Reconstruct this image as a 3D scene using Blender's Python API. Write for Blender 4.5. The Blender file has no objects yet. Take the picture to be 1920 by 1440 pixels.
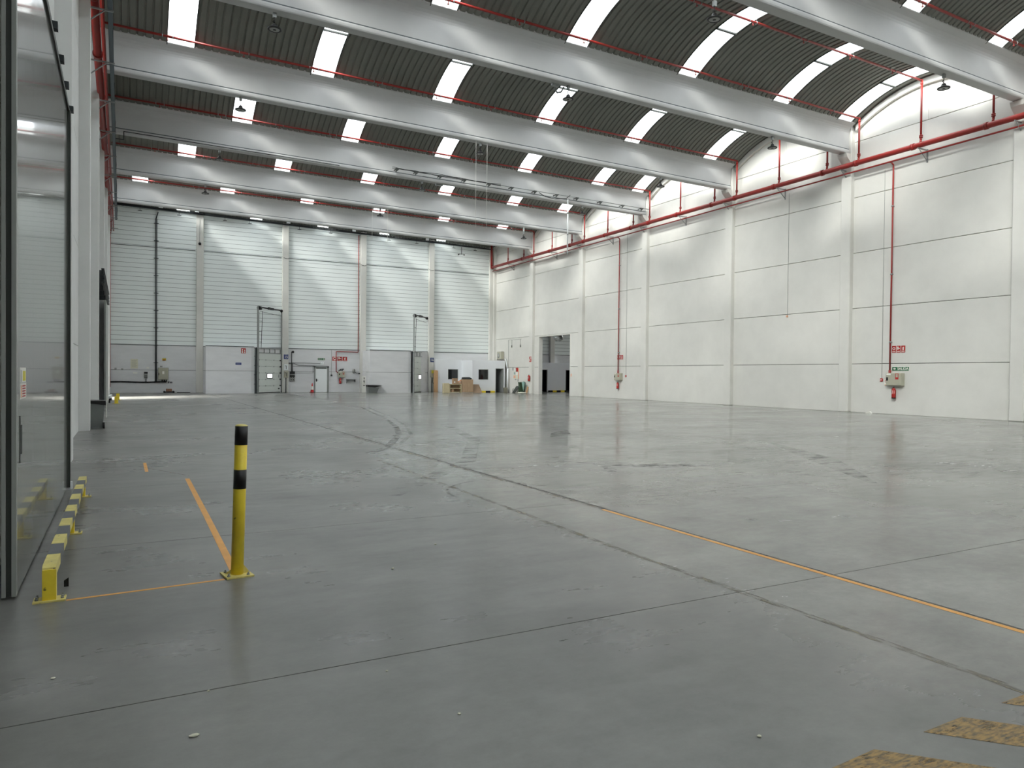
import bpy, math, random
from mathutils import Matrix, Vector
random.seed(7)
S = bpy.context.scene
C = S.collection
PI = math.pi

# ------------------------------------------------------------------ camera
f_px, yaw, pit, rol = 1340.0, 0.490679, -0.0130234, 0.0092288
fw = Vector((math.sin(yaw)*math.cos(pit), math.cos(yaw)*math.cos(pit), math.sin(pit)))
r0 = fw.cross(Vector((0, 0, 1))).normalized()
u0 = r0.cross(fw)
rr = math.cos(rol)*r0 + math.sin(rol)*u0
uu = -math.sin(rol)*r0 + math.cos(rol)*u0
cam_d = bpy.data.cameras.new('camera')
cam_d.sensor_width = 36.0
cam_d.lens = f_px/1920*36.0
cam_d.clip_end = 400
cam = bpy.data.objects.new('camera', cam_d)
cam.matrix_world = Matrix(((rr.x, uu.x, -fw.x, 0), (rr.y, uu.y, -fw.y, 0), (rr.z, uu.z, -fw.z, 1.6), (0, 0, 0, 1)))
C.objects.link(cam)
S.camera = cam

# ------------------------------------------------------------------ light
S.view_settings.view_transform = 'Standard'
S.view_settings.look = 'None'
S.view_settings.gamma = 1
S.view_settings.use_curve_mapping = False
S.view_settings.exposure = 1.22
W = bpy.data.worlds.new('sky')
S.world = W
W.use_nodes = True
wn = W.node_tree.nodes
wn.clear()
wo = wn.new('ShaderNodeOutputWorld')
bg = wn.new('ShaderNodeBackground')
bg.inputs['Color'].default_value = (0.94, 0.965, 0.985, 1)
bg.inputs['Strength'].default_value = 3.4
W.node_tree.links.new(bg.outputs[0], wo.inputs[0])
sun_d = bpy.data.lights.new('sun', 'SUN')
sun_d.energy = 14.5
sun_d.angle = math.radians(30)
sun_d.color = (1.0, 0.965, 0.90)
sun = bpy.data.objects.new('sun', sun_d)
sun.rotation_euler = Vector((2.0, 1.0, -1.3)).to_track_quat('-Z', 'Y').to_euler()
C.objects.link(sun)
S.cycles.max_bounces = 10
S.cycles.diffuse_bounces = 6
S.cycles.glossy_bounces = 4
S.cycles.transmission_bounces = 6
S.cycles.transparent_max_bounces = 8
S.cycles.sample_clamp_indirect = 6
S.cycles.use_denoising = True
S.cycles.caustics_reflective = False
S.cycles.caustics_refractive = False

# ------------------------------------------------------------------ materials
def lin(c):
    return tuple(((v/255)/12.92 if v/255 <= 0.04045 else ((v/255+0.055)/1.055)**2.4) for v in c)

def mat(name, rgb, rough=0.6, metal=0.0, noise=0.0, scale=3.0, spec=0.5, bump=0.0, stretch=None, dirt=None, coat=0.0):
    m = bpy.data.materials.new(name)
    m.use_nodes = True
    n, l = m.node_tree.nodes, m.node_tree.links
    p = n['Principled BSDF']
    c = lin(rgb)
    p.inputs['Base Color'].default_value = (*c, 1)
    p.inputs['Roughness'].default_value = rough
    p.inputs['Metallic'].default_value = metal
    p.inputs['Specular IOR Level'].default_value = spec
    p.inputs['Coat Weight'].default_value = coat
    if noise > 0 or bump > 0 or dirt:
        g = n.new('ShaderNodeNewGeometry')
        mp = n.new('ShaderNodeMapping')
        if stretch:
            mp.inputs['Scale'].default_value = stretch
        l.new(g.outputs['Position'], mp.inputs['Vector'])
        t = n.new('ShaderNodeTexNoise')
        t.inputs['Scale'].default_value = scale
        t.inputs['Detail'].default_value = 5
        t.inputs['Roughness'].default_value = 0.6
        l.new(mp.outputs[0], t.inputs['Vector'])
        r = n.new('ShaderNodeValToRGB')
        r.color_ramp.elements[0].position = 0.3
        r.color_ramp.elements[1].position = 0.7
        r.color_ramp.elements[0].color = (*[v*(1-noise) for v in c], 1)
        r.color_ramp.elements[1].color = (*[min(1, v*(1+noise*0.6)) for v in c], 1)
        l.new(t.outputs['Fac'], r.inputs['Fac'])
        src = r.outputs['Color']
        if dirt:
            t2 = n.new('ShaderNodeTexNoise')
            t2.inputs['Scale'].default_value = dirt[1]
            t2.inputs['Detail'].default_value = 6
            l.new(mp.outputs[0], t2.inputs['Vector'])
            r2 = n.new('ShaderNodeValToRGB')
            r2.color_ramp.elements[0].position = dirt[2]
            r2.color_ramp.elements[1].position = dirt[2]+0.06
            l.new(t2.outputs['Fac'], r2.inputs['Fac'])
            mx = n.new('ShaderNodeMix')
            mx.data_type = 'RGBA'
            l.new(r2.outputs['Color'], mx.inputs['Factor'])
            l.new(src, mx.inputs['A'])
            mx.inputs['B'].default_value = (*lin(dirt[0]), 1)
            src = mx.outputs['Result']
        l.new(src, p.inputs['Base Color'])
        if bump > 0:
            b = n.new('ShaderNodeBump')
            b.inputs['Strength'].default_value = bump
            b.inputs['Distance'].default_value = 0.01
            l.new(t.outputs['Fac'], b.inputs['Height'])
            l.new(b.outputs[0], p.inputs['Normal'])
    return m

def glow(name, rgb, s):
    m = mat(name, rgb)
    p = m.node_tree.nodes['Principled BSDF']
    p.inputs['Emission Color'].default_value = (*lin(rgb), 1)
    p.inputs['Emission Strength'].default_value = s
    return m

M = {}
M['concrete_wall'] = mat('painted_concrete_wall', (212, 211, 205), 0.85, noise=0.05, scale=0.9, bump=0.05, spec=0.2)
M['beam'] = mat('painted_concrete_beam', (196, 197, 196), 0.8, noise=0.05, scale=0.7, spec=0.25)
M['lower_wall'] = mat('grey_concrete_wall', (218, 219, 220), 0.85, noise=0.07, scale=1.3, stretch=(0.5, 1, 2.0), spec=0.2, dirt=((120, 118, 114), 7.0, 0.74))
M['cladding'] = mat('white_cladding', (232, 238, 236), 0.5, noise=0.03, scale=0.5, spec=0.35)
M['clad_gap'] = mat('cladding_joint', (96, 102, 104), 0.8)
M['left_wall'] = mat('lightened_left_concrete_wall', (224, 225, 223), 0.85, noise=0.05, scale=0.9, bump=0.05, spec=0.2)  # copy of the wall concrete, colour lightened to offset weaker light on this side
M['roof'] = mat('roof_sheet_metal', (120, 122, 115), 0.6, noise=0.10, scale=0.8, spec=0.35)
M['red'] = mat('red_pipe_paint', (146, 38, 32), 0.42, noise=0.12, scale=2.0)
M['red_sign'] = mat('red_sign_face', (170, 36, 30), 0.5)
M['dark'] = mat('dark_steel', (44, 50, 52), 0.5, metal=0.2)
M['black'] = mat('black_paint', (9, 9, 10), 0.4)
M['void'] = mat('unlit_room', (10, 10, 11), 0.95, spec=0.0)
M['lamp_black'] = mat('lamp_housing_black', (10, 11, 12), 0.45)
M['lamp_lens'] = mat('lamp_lens', (140, 142, 138), 0.35)
M['galv'] = mat('galvanised_steel', (150, 154, 152), 0.4, metal=0.55, noise=0.1, scale=5)
M['tray'] = mat('cable_tray_steel', (70, 84, 92), 0.45, metal=0.4)
M['cable'] = mat('black_cable', (26, 28, 30), 0.6)
M['yellow'] = mat('yellow_safety_paint', (255, 224, 66), 0.38, noise=0.10, scale=9, dirt=((70, 52, 22), 16.0, 0.70))
M['yellow_top'] = mat('worn_yellow_paint', (226, 212, 128), 0.5, noise=0.14, scale=11, dirt=((130, 120, 100), 20.0, 0.66))
M['grey_stripe'] = mat('worn_black_paint', (98, 100, 104), 0.5, noise=0.12, scale=10)
M['orange'] = mat('orange_line_paint', (236, 172, 84), 0.5, noise=0.12, scale=5)
M['door_panel'] = mat('grey_coated_steel', (122, 124, 118), 0.16, metal=0.0, noise=0.05, scale=1.2, stretch=(1, 4, 0.35), spec=0.9, coat=0.35)
M['door_edge'] = mat('grey_steel_edge', (160, 164, 158), 0.4, spec=0.4)
M['door_dark'] = mat('dark_grey_profile', (58, 62, 58), 0.5)
M['white'] = mat('white_enamel', (236, 240, 240), 0.45)
M['offwhite'] = mat('office_panel_white', (232, 235, 238), 0.5, noise=0.02, scale=1)
M['dock_panel'] = mat('dock_door_panel', (214, 220, 214), 0.45, noise=0.04, scale=3)
M['window_glow'] = glow('daylit_window_pane', (255, 255, 255), 1.3)
M['glass_dark'] = mat('dark_glass', (26, 28, 30), 0.08, spec=0.8)
M['blue'] = mat('blue_sign_face', (24, 52, 120), 0.5)
M['green_sign'] = mat('green_sign_face', (24, 98, 62), 0.5)
M['beige_box'] = mat('beige_steel_cabinet', (172, 170, 152), 0.45, noise=0.04, scale=4)
M['grey_box'] = mat('grey_plastic_box', (150, 152, 148), 0.5)
M['bin_grey'] = mat('grey_bin_plastic', (122, 126, 124), 0.55, noise=0.06, scale=6)
M['bin_green'] = mat('green_bin_plastic', (52, 74, 50), 0.5)
M['bag'] = mat('pale_plastic_bag', (222, 224, 214), 0.35, noise=0.1, scale=9)
M['teal'] = mat('pale_green_cloth', (140, 174, 164), 0.8, noise=0.15, scale=12)
M['oak'] = mat('oak_veneer', (186, 158, 128), 0.55, noise=0.13, scale=6, stretch=(6, 6, 0.6))
M['wood_pale'] = mat('pale_board', (196, 184, 150), 0.6, noise=0.08, scale=6)
M['pine'] = mat('raw_pine_board', (206, 166, 124), 0.6, noise=0.14, scale=7, stretch=(6, 6, 0.5))
M['chip'] = mat('brown_chipboard', (158, 134, 112), 0.7, noise=0.08, scale=10)
M['cardboard'] = mat('cardboard', (166, 136, 108), 0.8, noise=0.06, scale=8)
M['paper'] = mat('white_paper', (230, 230, 222), 0.8)
M['cream'] = mat('cream_paper', (214, 212, 190), 0.8, noise=0.06, scale=20)
M['sticker_y'] = mat('yellow_sticker', (214, 204, 70), 0.6)
M['sticker_o'] = mat('orange_sticker', (206, 128, 50), 0.6)
M['poster_o'] = mat('peach_poster', (228, 176, 146), 0.8, noise=0.2, scale=14)
M['cone_red'] = mat('cone_red', (190, 44, 46), 0.5)
M['rust'] = mat('brown_machine_paint', (146, 104, 78), 0.6, noise=0.2, scale=12)
M['mirror'] = mat('convex_mirror_face', (200, 204, 204), 0.06, metal=1.0)
M['gasket'] = mat('joint_filler', (46, 46, 46), 0.9)
M['asphalt'] = mat('yard_ground', (150, 148, 142), 0.9)

def floor_mat():
    m = bpy.data.materials.new('polished_concrete_floor')
    m.use_nodes = True
    n, l = m.node_tree.nodes, m.node_tree.links
    p = n['Principled BSDF']
    g = n.new('ShaderNodeNewGeometry')
    def noise(scale, stretch, det=6, rough=0.6, rot=0.0, dist=0.0):
        mp = n.new('ShaderNodeMapping')
        mp.inputs['Scale'].default_value = stretch
        mp.inputs['Rotation'].default_value = (0, 0, rot)
        l.new(g.outputs['Position'], mp.inputs['Vector'])
        t = n.new('ShaderNodeTexNoise')
        t.inputs['Scale'].default_value = scale
        t.inputs['Detail'].default_value = det
        t.inputs['Roughness'].default_value = rough
        t.inputs['Distortion'].default_value = dist*0.15
        l.new(mp.outputs[0], t.inputs['Vector'])
        return t.outputs['Fac']
    def ramp(src, a, b, ca, cb):
        r = n.new('ShaderNodeValToRGB')
        r.color_ramp.elements[0].position = a
        r.color_ramp.elements[1].position = b
        r.color_ramp.elements[0].color = (*ca, 1) if len(ca) == 3 else ca
        r.color_ramp.elements[1].color = (*cb, 1) if len(cb) == 3 else cb
        l.new(src, r.inputs['Fac'])
        return r.outputs['Color']
    def mix(a, b, fac, mode='MIX'):
        x = n.new('ShaderNodeMix')
        x.data_type = 'RGBA'
        x.blend_type = mode
        for k, v in (('A', a), ('B', b), ('Factor', fac)):
            if isinstance(v, float):
                x.inputs[k].default_value = v
            elif isinstance(v, tuple):
                x.inputs[k].default_value = (*v, 1)
            else:
                l.new(v, x.inputs[k])
        return x.outputs['Result']
    # the swept, polished side begins along a curved edge
    sx = n.new('ShaderNodeSeparateXYZ')
    l.new(g.outputs['Position'], sx.inputs[0])
    def math_(op, a, b=None):
        x = n.new('ShaderNodeMath')
        x.operation = op
        for k, v in enumerate((a, b)):
            if v is None: continue
            if isinstance(v, (int, float)): x.inputs[k].default_value = v
            else: l.new(v, x.inputs[k])
        return x.outputs[0]
    yr = n.new('ShaderNodeValToRGB')
    pts = [(0, 3.9), (12.4, 3.95), (14.2, 4.4), (16, 5.35), (18, 6.25), (20.6, 7.15), (25, 8.2), (30, 9.05), (44, 10.5)]
    while len(yr.color_ramp.elements) < len(pts): yr.color_ramp.elements.new(0.5)
    for e, (yy_, xx_) in zip(yr.color_ramp.elements, pts):
        e.position = yy_/60
        e.color = (xx_/12, xx_/12, xx_/12, 1)
    l.new(math_('DIVIDE', sx.outputs['Y'], 60.0), yr.inputs['Fac'])
    edge = math_('SUBTRACT', sx.outputs['X'], math_('MULTIPLY', yr.outputs['Color'], 12.0))
    edge = math_('ADD', edge, math_('MULTIPLY', math_('SUBTRACT', noise(0.6, (1, 1, 1), 3, 0.5), 0.5), 0.8))
    mr = n.new('ShaderNodeMapRange')
    mr.inputs['From Min'].default_value = -0.35
    mr.inputs['From Max'].default_value = 0.55
    l.new(edge, mr.inputs['Value'])
    side = mr.outputs[0]
    base = ramp(noise(0.42, (1, 1, 1), 5, 0.55), 0.32, 0.70, lin((112, 112, 108)), lin((141, 141, 136)))
    c = mix(base, ramp(side, 0, 1, (0.93, 0.93, 0.93), (1.14, 1.14, 1.14)), 1.0, 'MULTIPLY')
    fine = ramp(noise(9.0, (0.8, 1, 1), 9, 0.78), 0.34, 0.68, (0.88, 0.88, 0.885), (1.09, 1.09, 1.085))
    c = mix(c, fine, 1.0, 'MULTIPLY')
    streak = ramp(noise(0.55, (0.35, 1.3, 1), 6, 0.56, 0.12, 0.5), 0.50, 0.78, (1, 1, 1), (0.74, 0.73, 0.73))
    c = mix(c, streak, 0.8, 'MULTIPLY')
    streak2 = ramp(noise(0.5, (1.2, 0.28, 1), 6, 0.55, -0.35, 0.6), 0.50, 0.78, (1, 1, 1), (0.78, 0.78, 0.78))
    c = mix(c, streak2, 0.7, 'MULTIPLY')
    blot = ramp(noise(0.30, (0.5, 1, 1), 5, 0.56, 0.5, 0.4), 0.56, 0.76, (1, 1, 1), (0.62, 0.62, 0.63))
    c = mix(c, mix((1.0, 1.0, 1.0), blot, side), 0.8, 'MULTIPLY')
    scratch = ramp(noise(2.0, (0.4, 1.8, 1), 8, 0.7, 0.25), 0.46, 0.80, (1.02, 1.02, 1.02), (0.88, 0.88, 0.88))
    c = mix(c, scratch, 0.45, 'MULTIPLY')
    pale = ramp(noise(1.1, (0.5, 1.4, 1), 5, 0.55, 0.3), 0.52, 0.85, (0, 0, 0), (0.42, 0.42, 0.42))
    c = mix(c, lin((166, 166, 160)), pale)
    l.new(c, p.inputs['Base Color'])
    ro = ramp(noise(0.5, (0.6, 1, 1), 6, 0.6, 0.2, 0.3), 0.3, 0.75, (0.11, 0.11, 0.11), (0.27, 0.27, 0.27))
    ro2 = ramp(side, 0, 1, (0.12, 0.12, 0.12), (0.0, 0.0, 0.0))
    ro3 = ramp(noise(4.0, (0.5, 1.5, 1), 6, 0.6), 0.45, 0.75, (0, 0, 0), (0.07, 0.07, 0.07))
    l.new(mix(mix(ro, ro2, 1.0, 'ADD'), ro3, 1.0, 'ADD'), p.inputs['Roughness'])
    p.inputs['Specular IOR Level'].default_value = 0.5
    return m
M['floor'] = floor_mat()

def skylight_mat():
    m = bpy.data.materials.new('translucent_skylight_sheet')
    m.use_nodes = True
    n, l = m.node_tree.nodes, m.node_tree.links
    n.clear()
    o = n.new('ShaderNodeOutputMaterial')
    tr = n.new('ShaderNodeBsdfTransparent')
    tl = n.new('ShaderNodeBsdfTranslucent')
    g = n.new('ShaderNodeNewGeometry')
    t = n.new('ShaderNodeTexNoise')
    t.inputs['Scale'].default_value = 1.4
    l.new(g.outputs['Position'], t.inputs['Vector'])
    r = n.new('ShaderNodeValToRGB')
    r.color_ramp.elements[0].color = (0.60, 0.66, 0.70, 1)
    r.color_ramp.elements[1].color = (0.86, 0.88, 0.88, 1)
    r.color_ramp.elements[0].position = 0.3
    r.color_ramp.elements[1].position = 0.7
    l.new(t.outputs['Fac'], r.inputs['Fac'])
    l.new(r.outputs['Color'], tl.inputs['Color'])
    tr.inputs['Color'].default_value = (0.80, 0.83, 0.85, 1)
    mx = n.new('ShaderNodeMixShader')
    mx.inputs[0].default_value = 0.35
    l.new(tr.outputs[0], mx.inputs[1])
    l.new(tl.outputs[0], mx.inputs[2])
    l.new(mx.outputs[0], o.inputs[0])
    return m
M['skylight'] = skylight_mat()

def worn(name, rgb, under, lo, hi, scale, stretch, rough=0.5):
    # paint or rubber left on the floor, worn through in patches (transparent where it is gone)
    m = bpy.data.materials.new(name)
    m.use_nodes = True
    n, l = m.node_tree.nodes, m.node_tree.links
    p = n['Principled BSDF']
    p.inputs['Roughness'].default_value = rough
    g = n.new('ShaderNodeNewGeometry')
    mp = n.new('ShaderNodeMapping')
    mp.inputs['Scale'].default_value = stretch
    l.new(g.outputs['Position'], mp.inputs['Vector'])
    t = n.new('ShaderNodeTexNoise')
    t.inputs['Scale'].default_value = scale
    t.inputs['Detail'].default_value = 8
    t.inputs['Roughness'].default_value = 0.72
    l.new(mp.outputs[0], t.inputs['Vector'])
    r = n.new('ShaderNodeValToRGB')
    r.color_ramp.elements[0].position = lo
    r.color_ramp.elements[1].position = hi
    l.new(t.outputs['Fac'], r.inputs['Fac'])
    l.new(r.outputs['Color'], p.inputs['Alpha'])
    r2 = n.new('ShaderNodeValToRGB')
    r2.color_ramp.elements[0].position = 0.35
    r2.color_ramp.elements[1].position = 0.62
    r2.color_ramp.elements[0].color = (*lin(under), 1)
    r2.color_ramp.elements[1].color = (*lin(rgb), 1)
    t2 = n.new('ShaderNodeTexNoise')
    t2.inputs['Scale'].default_value = scale*2.2
    t2.inputs['Detail'].default_value = 6
    l.new(mp.outputs[0], t2.inputs['Vector'])
    l.new(t2.outputs['Fac'], r2.inputs['Fac'])
    l.new(r2.outputs['Color'], p.inputs['Base Color'])
    return m
M['worn_ochre'] = worn('worn_ochre_paint', (168, 134, 74), (96, 84, 62), 0.30, 0.46, 9, (1, 3, 1))
M['worn_brown'] = worn('scraped_line_residue', (136, 124, 92), (104, 100, 88), 0.44, 0.66, 7, (3, 0.7, 1))
M['joint_dirt'] = worn('joint_dirt', (84, 78, 72), (70, 66, 62), 0.34, 0.56, 5, (2, 0.8, 1))
M['faint_line'] = worn('faded_orange_line', (160, 128, 84), (110, 102, 90), 0.46, 0.70, 5, (2, 0.6, 1))
M['faint_red'] = worn('faded_red_line', (150, 112, 88), (112, 104, 96), 0.40, 0.66, 5, (0.6, 2, 1))
M['rubber'] = worn('tyre_rubber_mark', (62, 60, 58), (78, 76, 74), 0.46, 0.72, 4, (1.2, 1.2, 1), 0.6)
M['rubber_soft'] = worn('soft_tyre_smudge', (74, 74, 74), (88, 88, 87), 0.50, 0.80, 2.2, (0.5, 1.4, 1), 0.5)

# ------------------------------------------------------------------ mesh building
class B:
    def __init__(s):
        s.v, s.f, s.sm = [], [], []
    def add(s, vs, fs, smooth=False):
        k = len(s.v)
        s.v += [tuple(v) for v in vs]
        s.f += [tuple(i+k for i in f) for f in fs]
        s.sm += [smooth]*len(fs) if isinstance(smooth, bool) else list(smooth)
        return s
    def box(s, x0, y0, z0, x1, y1, z1):
        x0, x1 = min(x0, x1), max(x0, x1)
        y0, y1 = min(y0, y1), max(y0, y1)
        z0, z1 = min(z0, z1), max(z0, z1)
        v = [(x0, y0, z0), (x1, y0, z0), (x1, y1, z0), (x0, y1, z0), (x0, y0, z1), (x1, y0, z1), (x1, y1, z1), (x0, y1, z1)]
        return s.add(v, [(0, 3, 2, 1), (4, 5, 6, 7), (0, 1, 5, 4), (1, 2, 6, 5), (2, 3, 7, 6), (3, 0, 4, 7)])
    def bbox(s, x0, y0, z0, x1, y1, z1, c=0.01):
        # box with chamfered edges
        x0, x1 = min(x0, x1), max(x0, x1)
        y0, y1 = min(y0, y1), max(y0, y1)
        z0, z1 = min(z0, z1), max(z0, z1)
        c = min(c, (x1-x0)/3, (y1-y0)/3, (z1-z0)/3)
        v, idx = [], {}
        for i, X in enumerate((x0, x1)):
            for j, Y in enumerate((y0, y1)):
                for k, Z in enumerate((z0, z1)):
                    sx, sy, sz = (c, -c)[i], (c, -c)[j], (c, -c)[k]
                    for a, p in enumerate(((X, Y+sy, Z+sz), (X+sx, Y, Z+sz), (X+sx, Y+sy, Z))):
                        idx[(i, j, k, a)] = len(v)
                        v.append(p)
        F = []
        q = lambda *t: F.append(tuple(idx[a] for a in t))
        q((0,0,0,0),(0,0,1,0),(0,1,1,0),(0,1,0,0)); q((1,0,0,0),(1,1,0,0),(1,1,1,0),(1,0,1,0))
        q((0,0,0,1),(1,0,0,1),(1,0,1,1),(0,0,1,1)); q((0,1,0,1),(0,1,1,1),(1,1,1,1),(1,1,0,1))
        q((0,0,0,2),(0,1,0,2),(1,1,0,2),(1,0,0,2)); q((0,0,1,2),(1,0,1,2),(1,1,1,2),(0,1,1,2))
        for k in (0, 1):
            for j in (0, 1):
                q((0,j,k,1),(1,j,k,1),(1,j,k,2),(0,j,k,2))
            for i in (0, 1):
                q((i,0,k,0),(i,1,k,0),(i,1,k,2),(i,0,k,2))
        for i in (0, 1):
            for j in (0, 1):
                q((i,j,0,0),(i,j,1,0),(i,j,1,1),(i,j,0,1))
        for i in (0, 1):
            for j in (0, 1):
                for k in (0, 1):
                    q((i,j,k,0),(i,j,k,1),(i,j,k,2))
        return s.add(v, F)
    def cyl(s, p0, p1, r, n=12, r1=None, cap=True):
        p0, p1 = Vector(p0), Vector(p1)
        r1 = r if r1 is None else r1
        d = (p1-p0).normalized()
        a = d.orthogonal().normalized()
        b = d.cross(a)
        v = []
        for P, R in ((p0, r), (p1, r1)):
            for i in range(n):
                t = 2*PI*i/n
                v.append(P+R*(math.cos(t)*a+math.sin(t)*b))
        F = [(i, (i+1) % n, n+(i+1) % n, n+i) for i in range(n)]
        sm = [True]*n
        if cap:
            F += [tuple(range(n-1, -1, -1)), tuple(range(n, 2*n))]
            sm += [False, False]
        return s.add(v, F, sm)
    def tube(s, pts, r, n=10):
        pts = [Vector(p) for p in pts]
        for i in range(len(pts)-1):
            s.cyl(pts[i], pts[i+1], r, n)
        for p in pts[1:-1]:
            s.ball(p, r*1.02, 8, 5)
        return s
    def ball(s, c, r, n=12, m=8, sz=1.0):
        c = Vector(c)
        v = [c+Vector((0, 0, r*sz))]
        for j in range(1, m):
            ph = PI*j/m
            for i in range(n):
                t = 2*PI*i/n
                v.append(c+Vector((r*math.sin(ph)*math.cos(t), r*math.sin(ph)*math.sin(t), r*sz*math.cos(ph))))
        v.append(c-Vector((0, 0, r*sz)))
        F = [(0, 1+i, 1+(i+1) % n) for i in range(n)]
        for j in range(m-2):
            for i in range(n):
                a, b = 1+j*n+i, 1+j*n+(i+1) % n
                F.append((a, a+n, b+n, b))
        L = len(v)-1
        F += [(L, 1+(m-2)*n+(i+1) % n, 1+(m-2)*n+i) for i in range(n)]
        return s.add(v, F, True)
    def lathe(s, prof, c=(0, 0, 0), n=20, smooth=True):
        v, F = [], []
        for (R, Z) in prof:
            for i in range(n):
                t = 2*PI*i/n
                v.append((c[0]+R*math.cos(t), c[1]+R*math.sin(t), c[2]+Z))
        for j in range(len(prof)-1):
            for i in range(n):
                F.append((j*n+i, j*n+(i+1) % n, (j+1)*n+(i+1) % n, (j+1)*n+i))
        return s.add(v, F, smooth)
    def prism(s, poly, a, b, axis='x', smooth=False):
        # closed polygon swept along an axis; poly in the two other axes
        n = len(poly)
        P = {'x': lambda t, p: (t, p[0], p[1]), 'y': lambda t, p: (p[0], t, p[1]), 'z': lambda t, p: (p[0], p[1], t)}[axis]
        v = [P(a, p) for p in poly]+[P(b, p) for p in poly]
        F = [(i, (i+1) % n, n+(i+1) % n, n+i) for i in range(n)]+[tuple(range(n-1, -1, -1)), tuple(range(n, 2*n))]
        return s.add(v, F, [smooth]*n+[False, False])
    def shear(s, k, x0):
        s.v = [(x, y, z+k*(x0-x)) for x, y, z in s.v]
        return s

ORG = {}
def build(name, b, m, parent=None, origin=None, local=False):
    """one mesh object; vertices are in world space unless local (then in the parent's space)"""
    if origin is None:
        origin = (0, 0, 0) if (local or parent is None) else ORG.get(parent.name, (0, 0, 0))
    me = bpy.data.meshes.new(name)
    me.from_pydata([(v[0]-origin[0], v[1]-origin[1], v[2]-origin[2]) for v in b.v], [], b.f)
    me.polygons.foreach_set('use_smooth', b.sm)
    me.materials.append(M[m] if isinstance(m, str) else m)
    me.update()
    o = bpy.data.objects.new(name, me)
    C.objects.link(o)
    if parent is not None:
        o.parent = parent
        ORG[o.name] = origin
    else:
        o.location = origin
        ORG[o.name] = origin
    return o

def tag(o, label=None, cat=None, group=None, kind=None):
    if label: o['label'] = label
    if cat: o['category'] = cat
    if group: o['group'] = group
    if kind: o['kind'] = kind
    return o

def thing(name, label, cat, loc=(0, 0, 0), rz=0.0, group=None, kind=None):
    o = bpy.data.objects.new(name, None)
    o.empty_display_size = 0.2
    C.objects.link(o)
    o.location = loc
    o.rotation_euler = (0, 0, rz)
    ORG[o.name] = tuple(loc)
    return tag(o, label, cat, group, kind)

def dup(root, loc, rz=None, label=None, group=None):
    kids = {}
    for o in bpy.data.objects:
        if o.parent: kids.setdefault(o.parent.name, []).append(o)
    r = root.copy(); C.objects.link(r); r.location = loc
    if rz is not None: r.rotation_euler = (0, 0, rz)
    if label: r['label'] = label
    if group: r['group'] = group
    def rec(src, dst):
        for ch in kids.get(src.name, []):
            c = ch.copy(); C.objects.link(c); c.parent = dst
            rec(ch, c)
    rec(root, r)
    return r

def text_part(name, txt, size, m, parent, loc, rot=(PI/2, 0, 0), align='CENTER', depth=0.002):
    cu = bpy.data.curves.new(name, 'FONT')
    cu.body = txt; cu.size = size; cu.align_x = align; cu.align_y = 'CENTER'; cu.extrude = depth
    cu.offset = size*0.02
    t = bpy.data.objects.new(name+'_src', cu)
    C.objects.link(t)
    dg = bpy.context.evaluated_depsgraph_get()
    me = bpy.data.meshes.new_from_object(t.evaluated_get(dg))
    bpy.data.objects.remove(t)
    bpy.data.curves.remove(cu)
    me.materials.clear(); me.materials.append(M[m])
    o = bpy.data.objects.new(name, me)
    C.objects.link(o)
    o.parent = parent; o.location = loc; o.rotation_euler = rot
    return o

# ------------------------------------------------------------------ layout numbers (metres)
BAY = 7.45
YC = [14.85+BAY*k for k in range(-6, 6)]           # beam / column lines, -29.85 ... 52.1
NB = 3                                             # vault bays added behind the viewpoint
YB = 59.4                                          # back wall face
XR, XF = 29.8, 29.55                               # right wall face, column face
SL = 0.0113                                        # fall of the beams and roof towards the right wall
X0 = 29.55
YREAR = -30.1
def LX(y, off=0.0): return -1.21-0.0064*(y-22)+off  # left wall face, very slightly out of square

# ================================================================== SETTING
# ---- floor: concrete slabs with sawn joints over a dark joint bed
fl = thing('floor', 'grey polished concrete warehouse floor with sawn joints and tyre marks', 'floor', kind='structure')
build('joint_bed', B().box(-9, -31, -0.06, 44, 62.5, -0.02), 'gasket', fl)
xe = [-1.9, 5.045, 12.45, 19.85, 27.25, 34.65, 43.0]
ye = [-30.5, -22.2, -18.5, -14.8, -11.0, -7.3, -3.59, 0.135, 3.865, 7.47, 11.19, 14.92, 18.64, 22.37, 26.1, 29.82, 33.55, 37.27, 41.0, 44.72, 48.45, 52.17, 55.9, 61.5]
g = 0.0045
for i in range(len(xe)-1):
    for j in range(len(ye)-1):
        build('slab', B().box(xe[i]+g, ye[j]+g, -0.03, xe[i+1]-g, ye[j+1]-g, 0.0), 'floor', fl)
build('slab', B().box(-8.5, -30.5, -0.03, xe[0]-g, 61.5, 0.0), 'floor', fl)

# ---- right wall: precast panels, columns, corbels, arch ribs
wr = thing('wall_right', 'tall pale precast concrete wall with columns between its panels', 'wall', kind='structure')
rows = [0, 2.25, 4.83, 7.41, 9.99, 12.57, 15.0]
gp = 0.010
ycols = YC
edges = [YREAR]+ycols+[59.95]
for i in range(len(edges)-1):
    a, b_ = edges[i]+gp, edges[i+1]-gp
    for k in range(len(rows)-1):
        z0, z1 = rows[k]+(gp if k else 0), rows[k+1]-gp
        segs = [(a, b_)]
        if k < 2 and i == len(edges)-3:          # bay with the opening to the next hall
            segs = [(a, 46.38), (51.12, b_)]
        if k == 5:
            m_ = (a+b_)/2
            segs = [(a, m_-gp/2), (m_+gp/2, b_)]
        for (s0, s1) in segs:
            build('panel', B().bbox(XR, s0, z0, XR+0.22, s1, z1, 0.012), 'concrete_wall', wr)
bk = B()
bk.box(XR+0.1, YREAR, 0, XR+0.3, 46.35, 15); bk.box(XR+0.1, 51.16, 0, XR+0.3, 59.95, 15); bk.box(XR+0.1, 46.35, 4.86, XR+0.3, 51.16, 15)
build('panel_backing', bk, 'gasket', wr)
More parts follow.
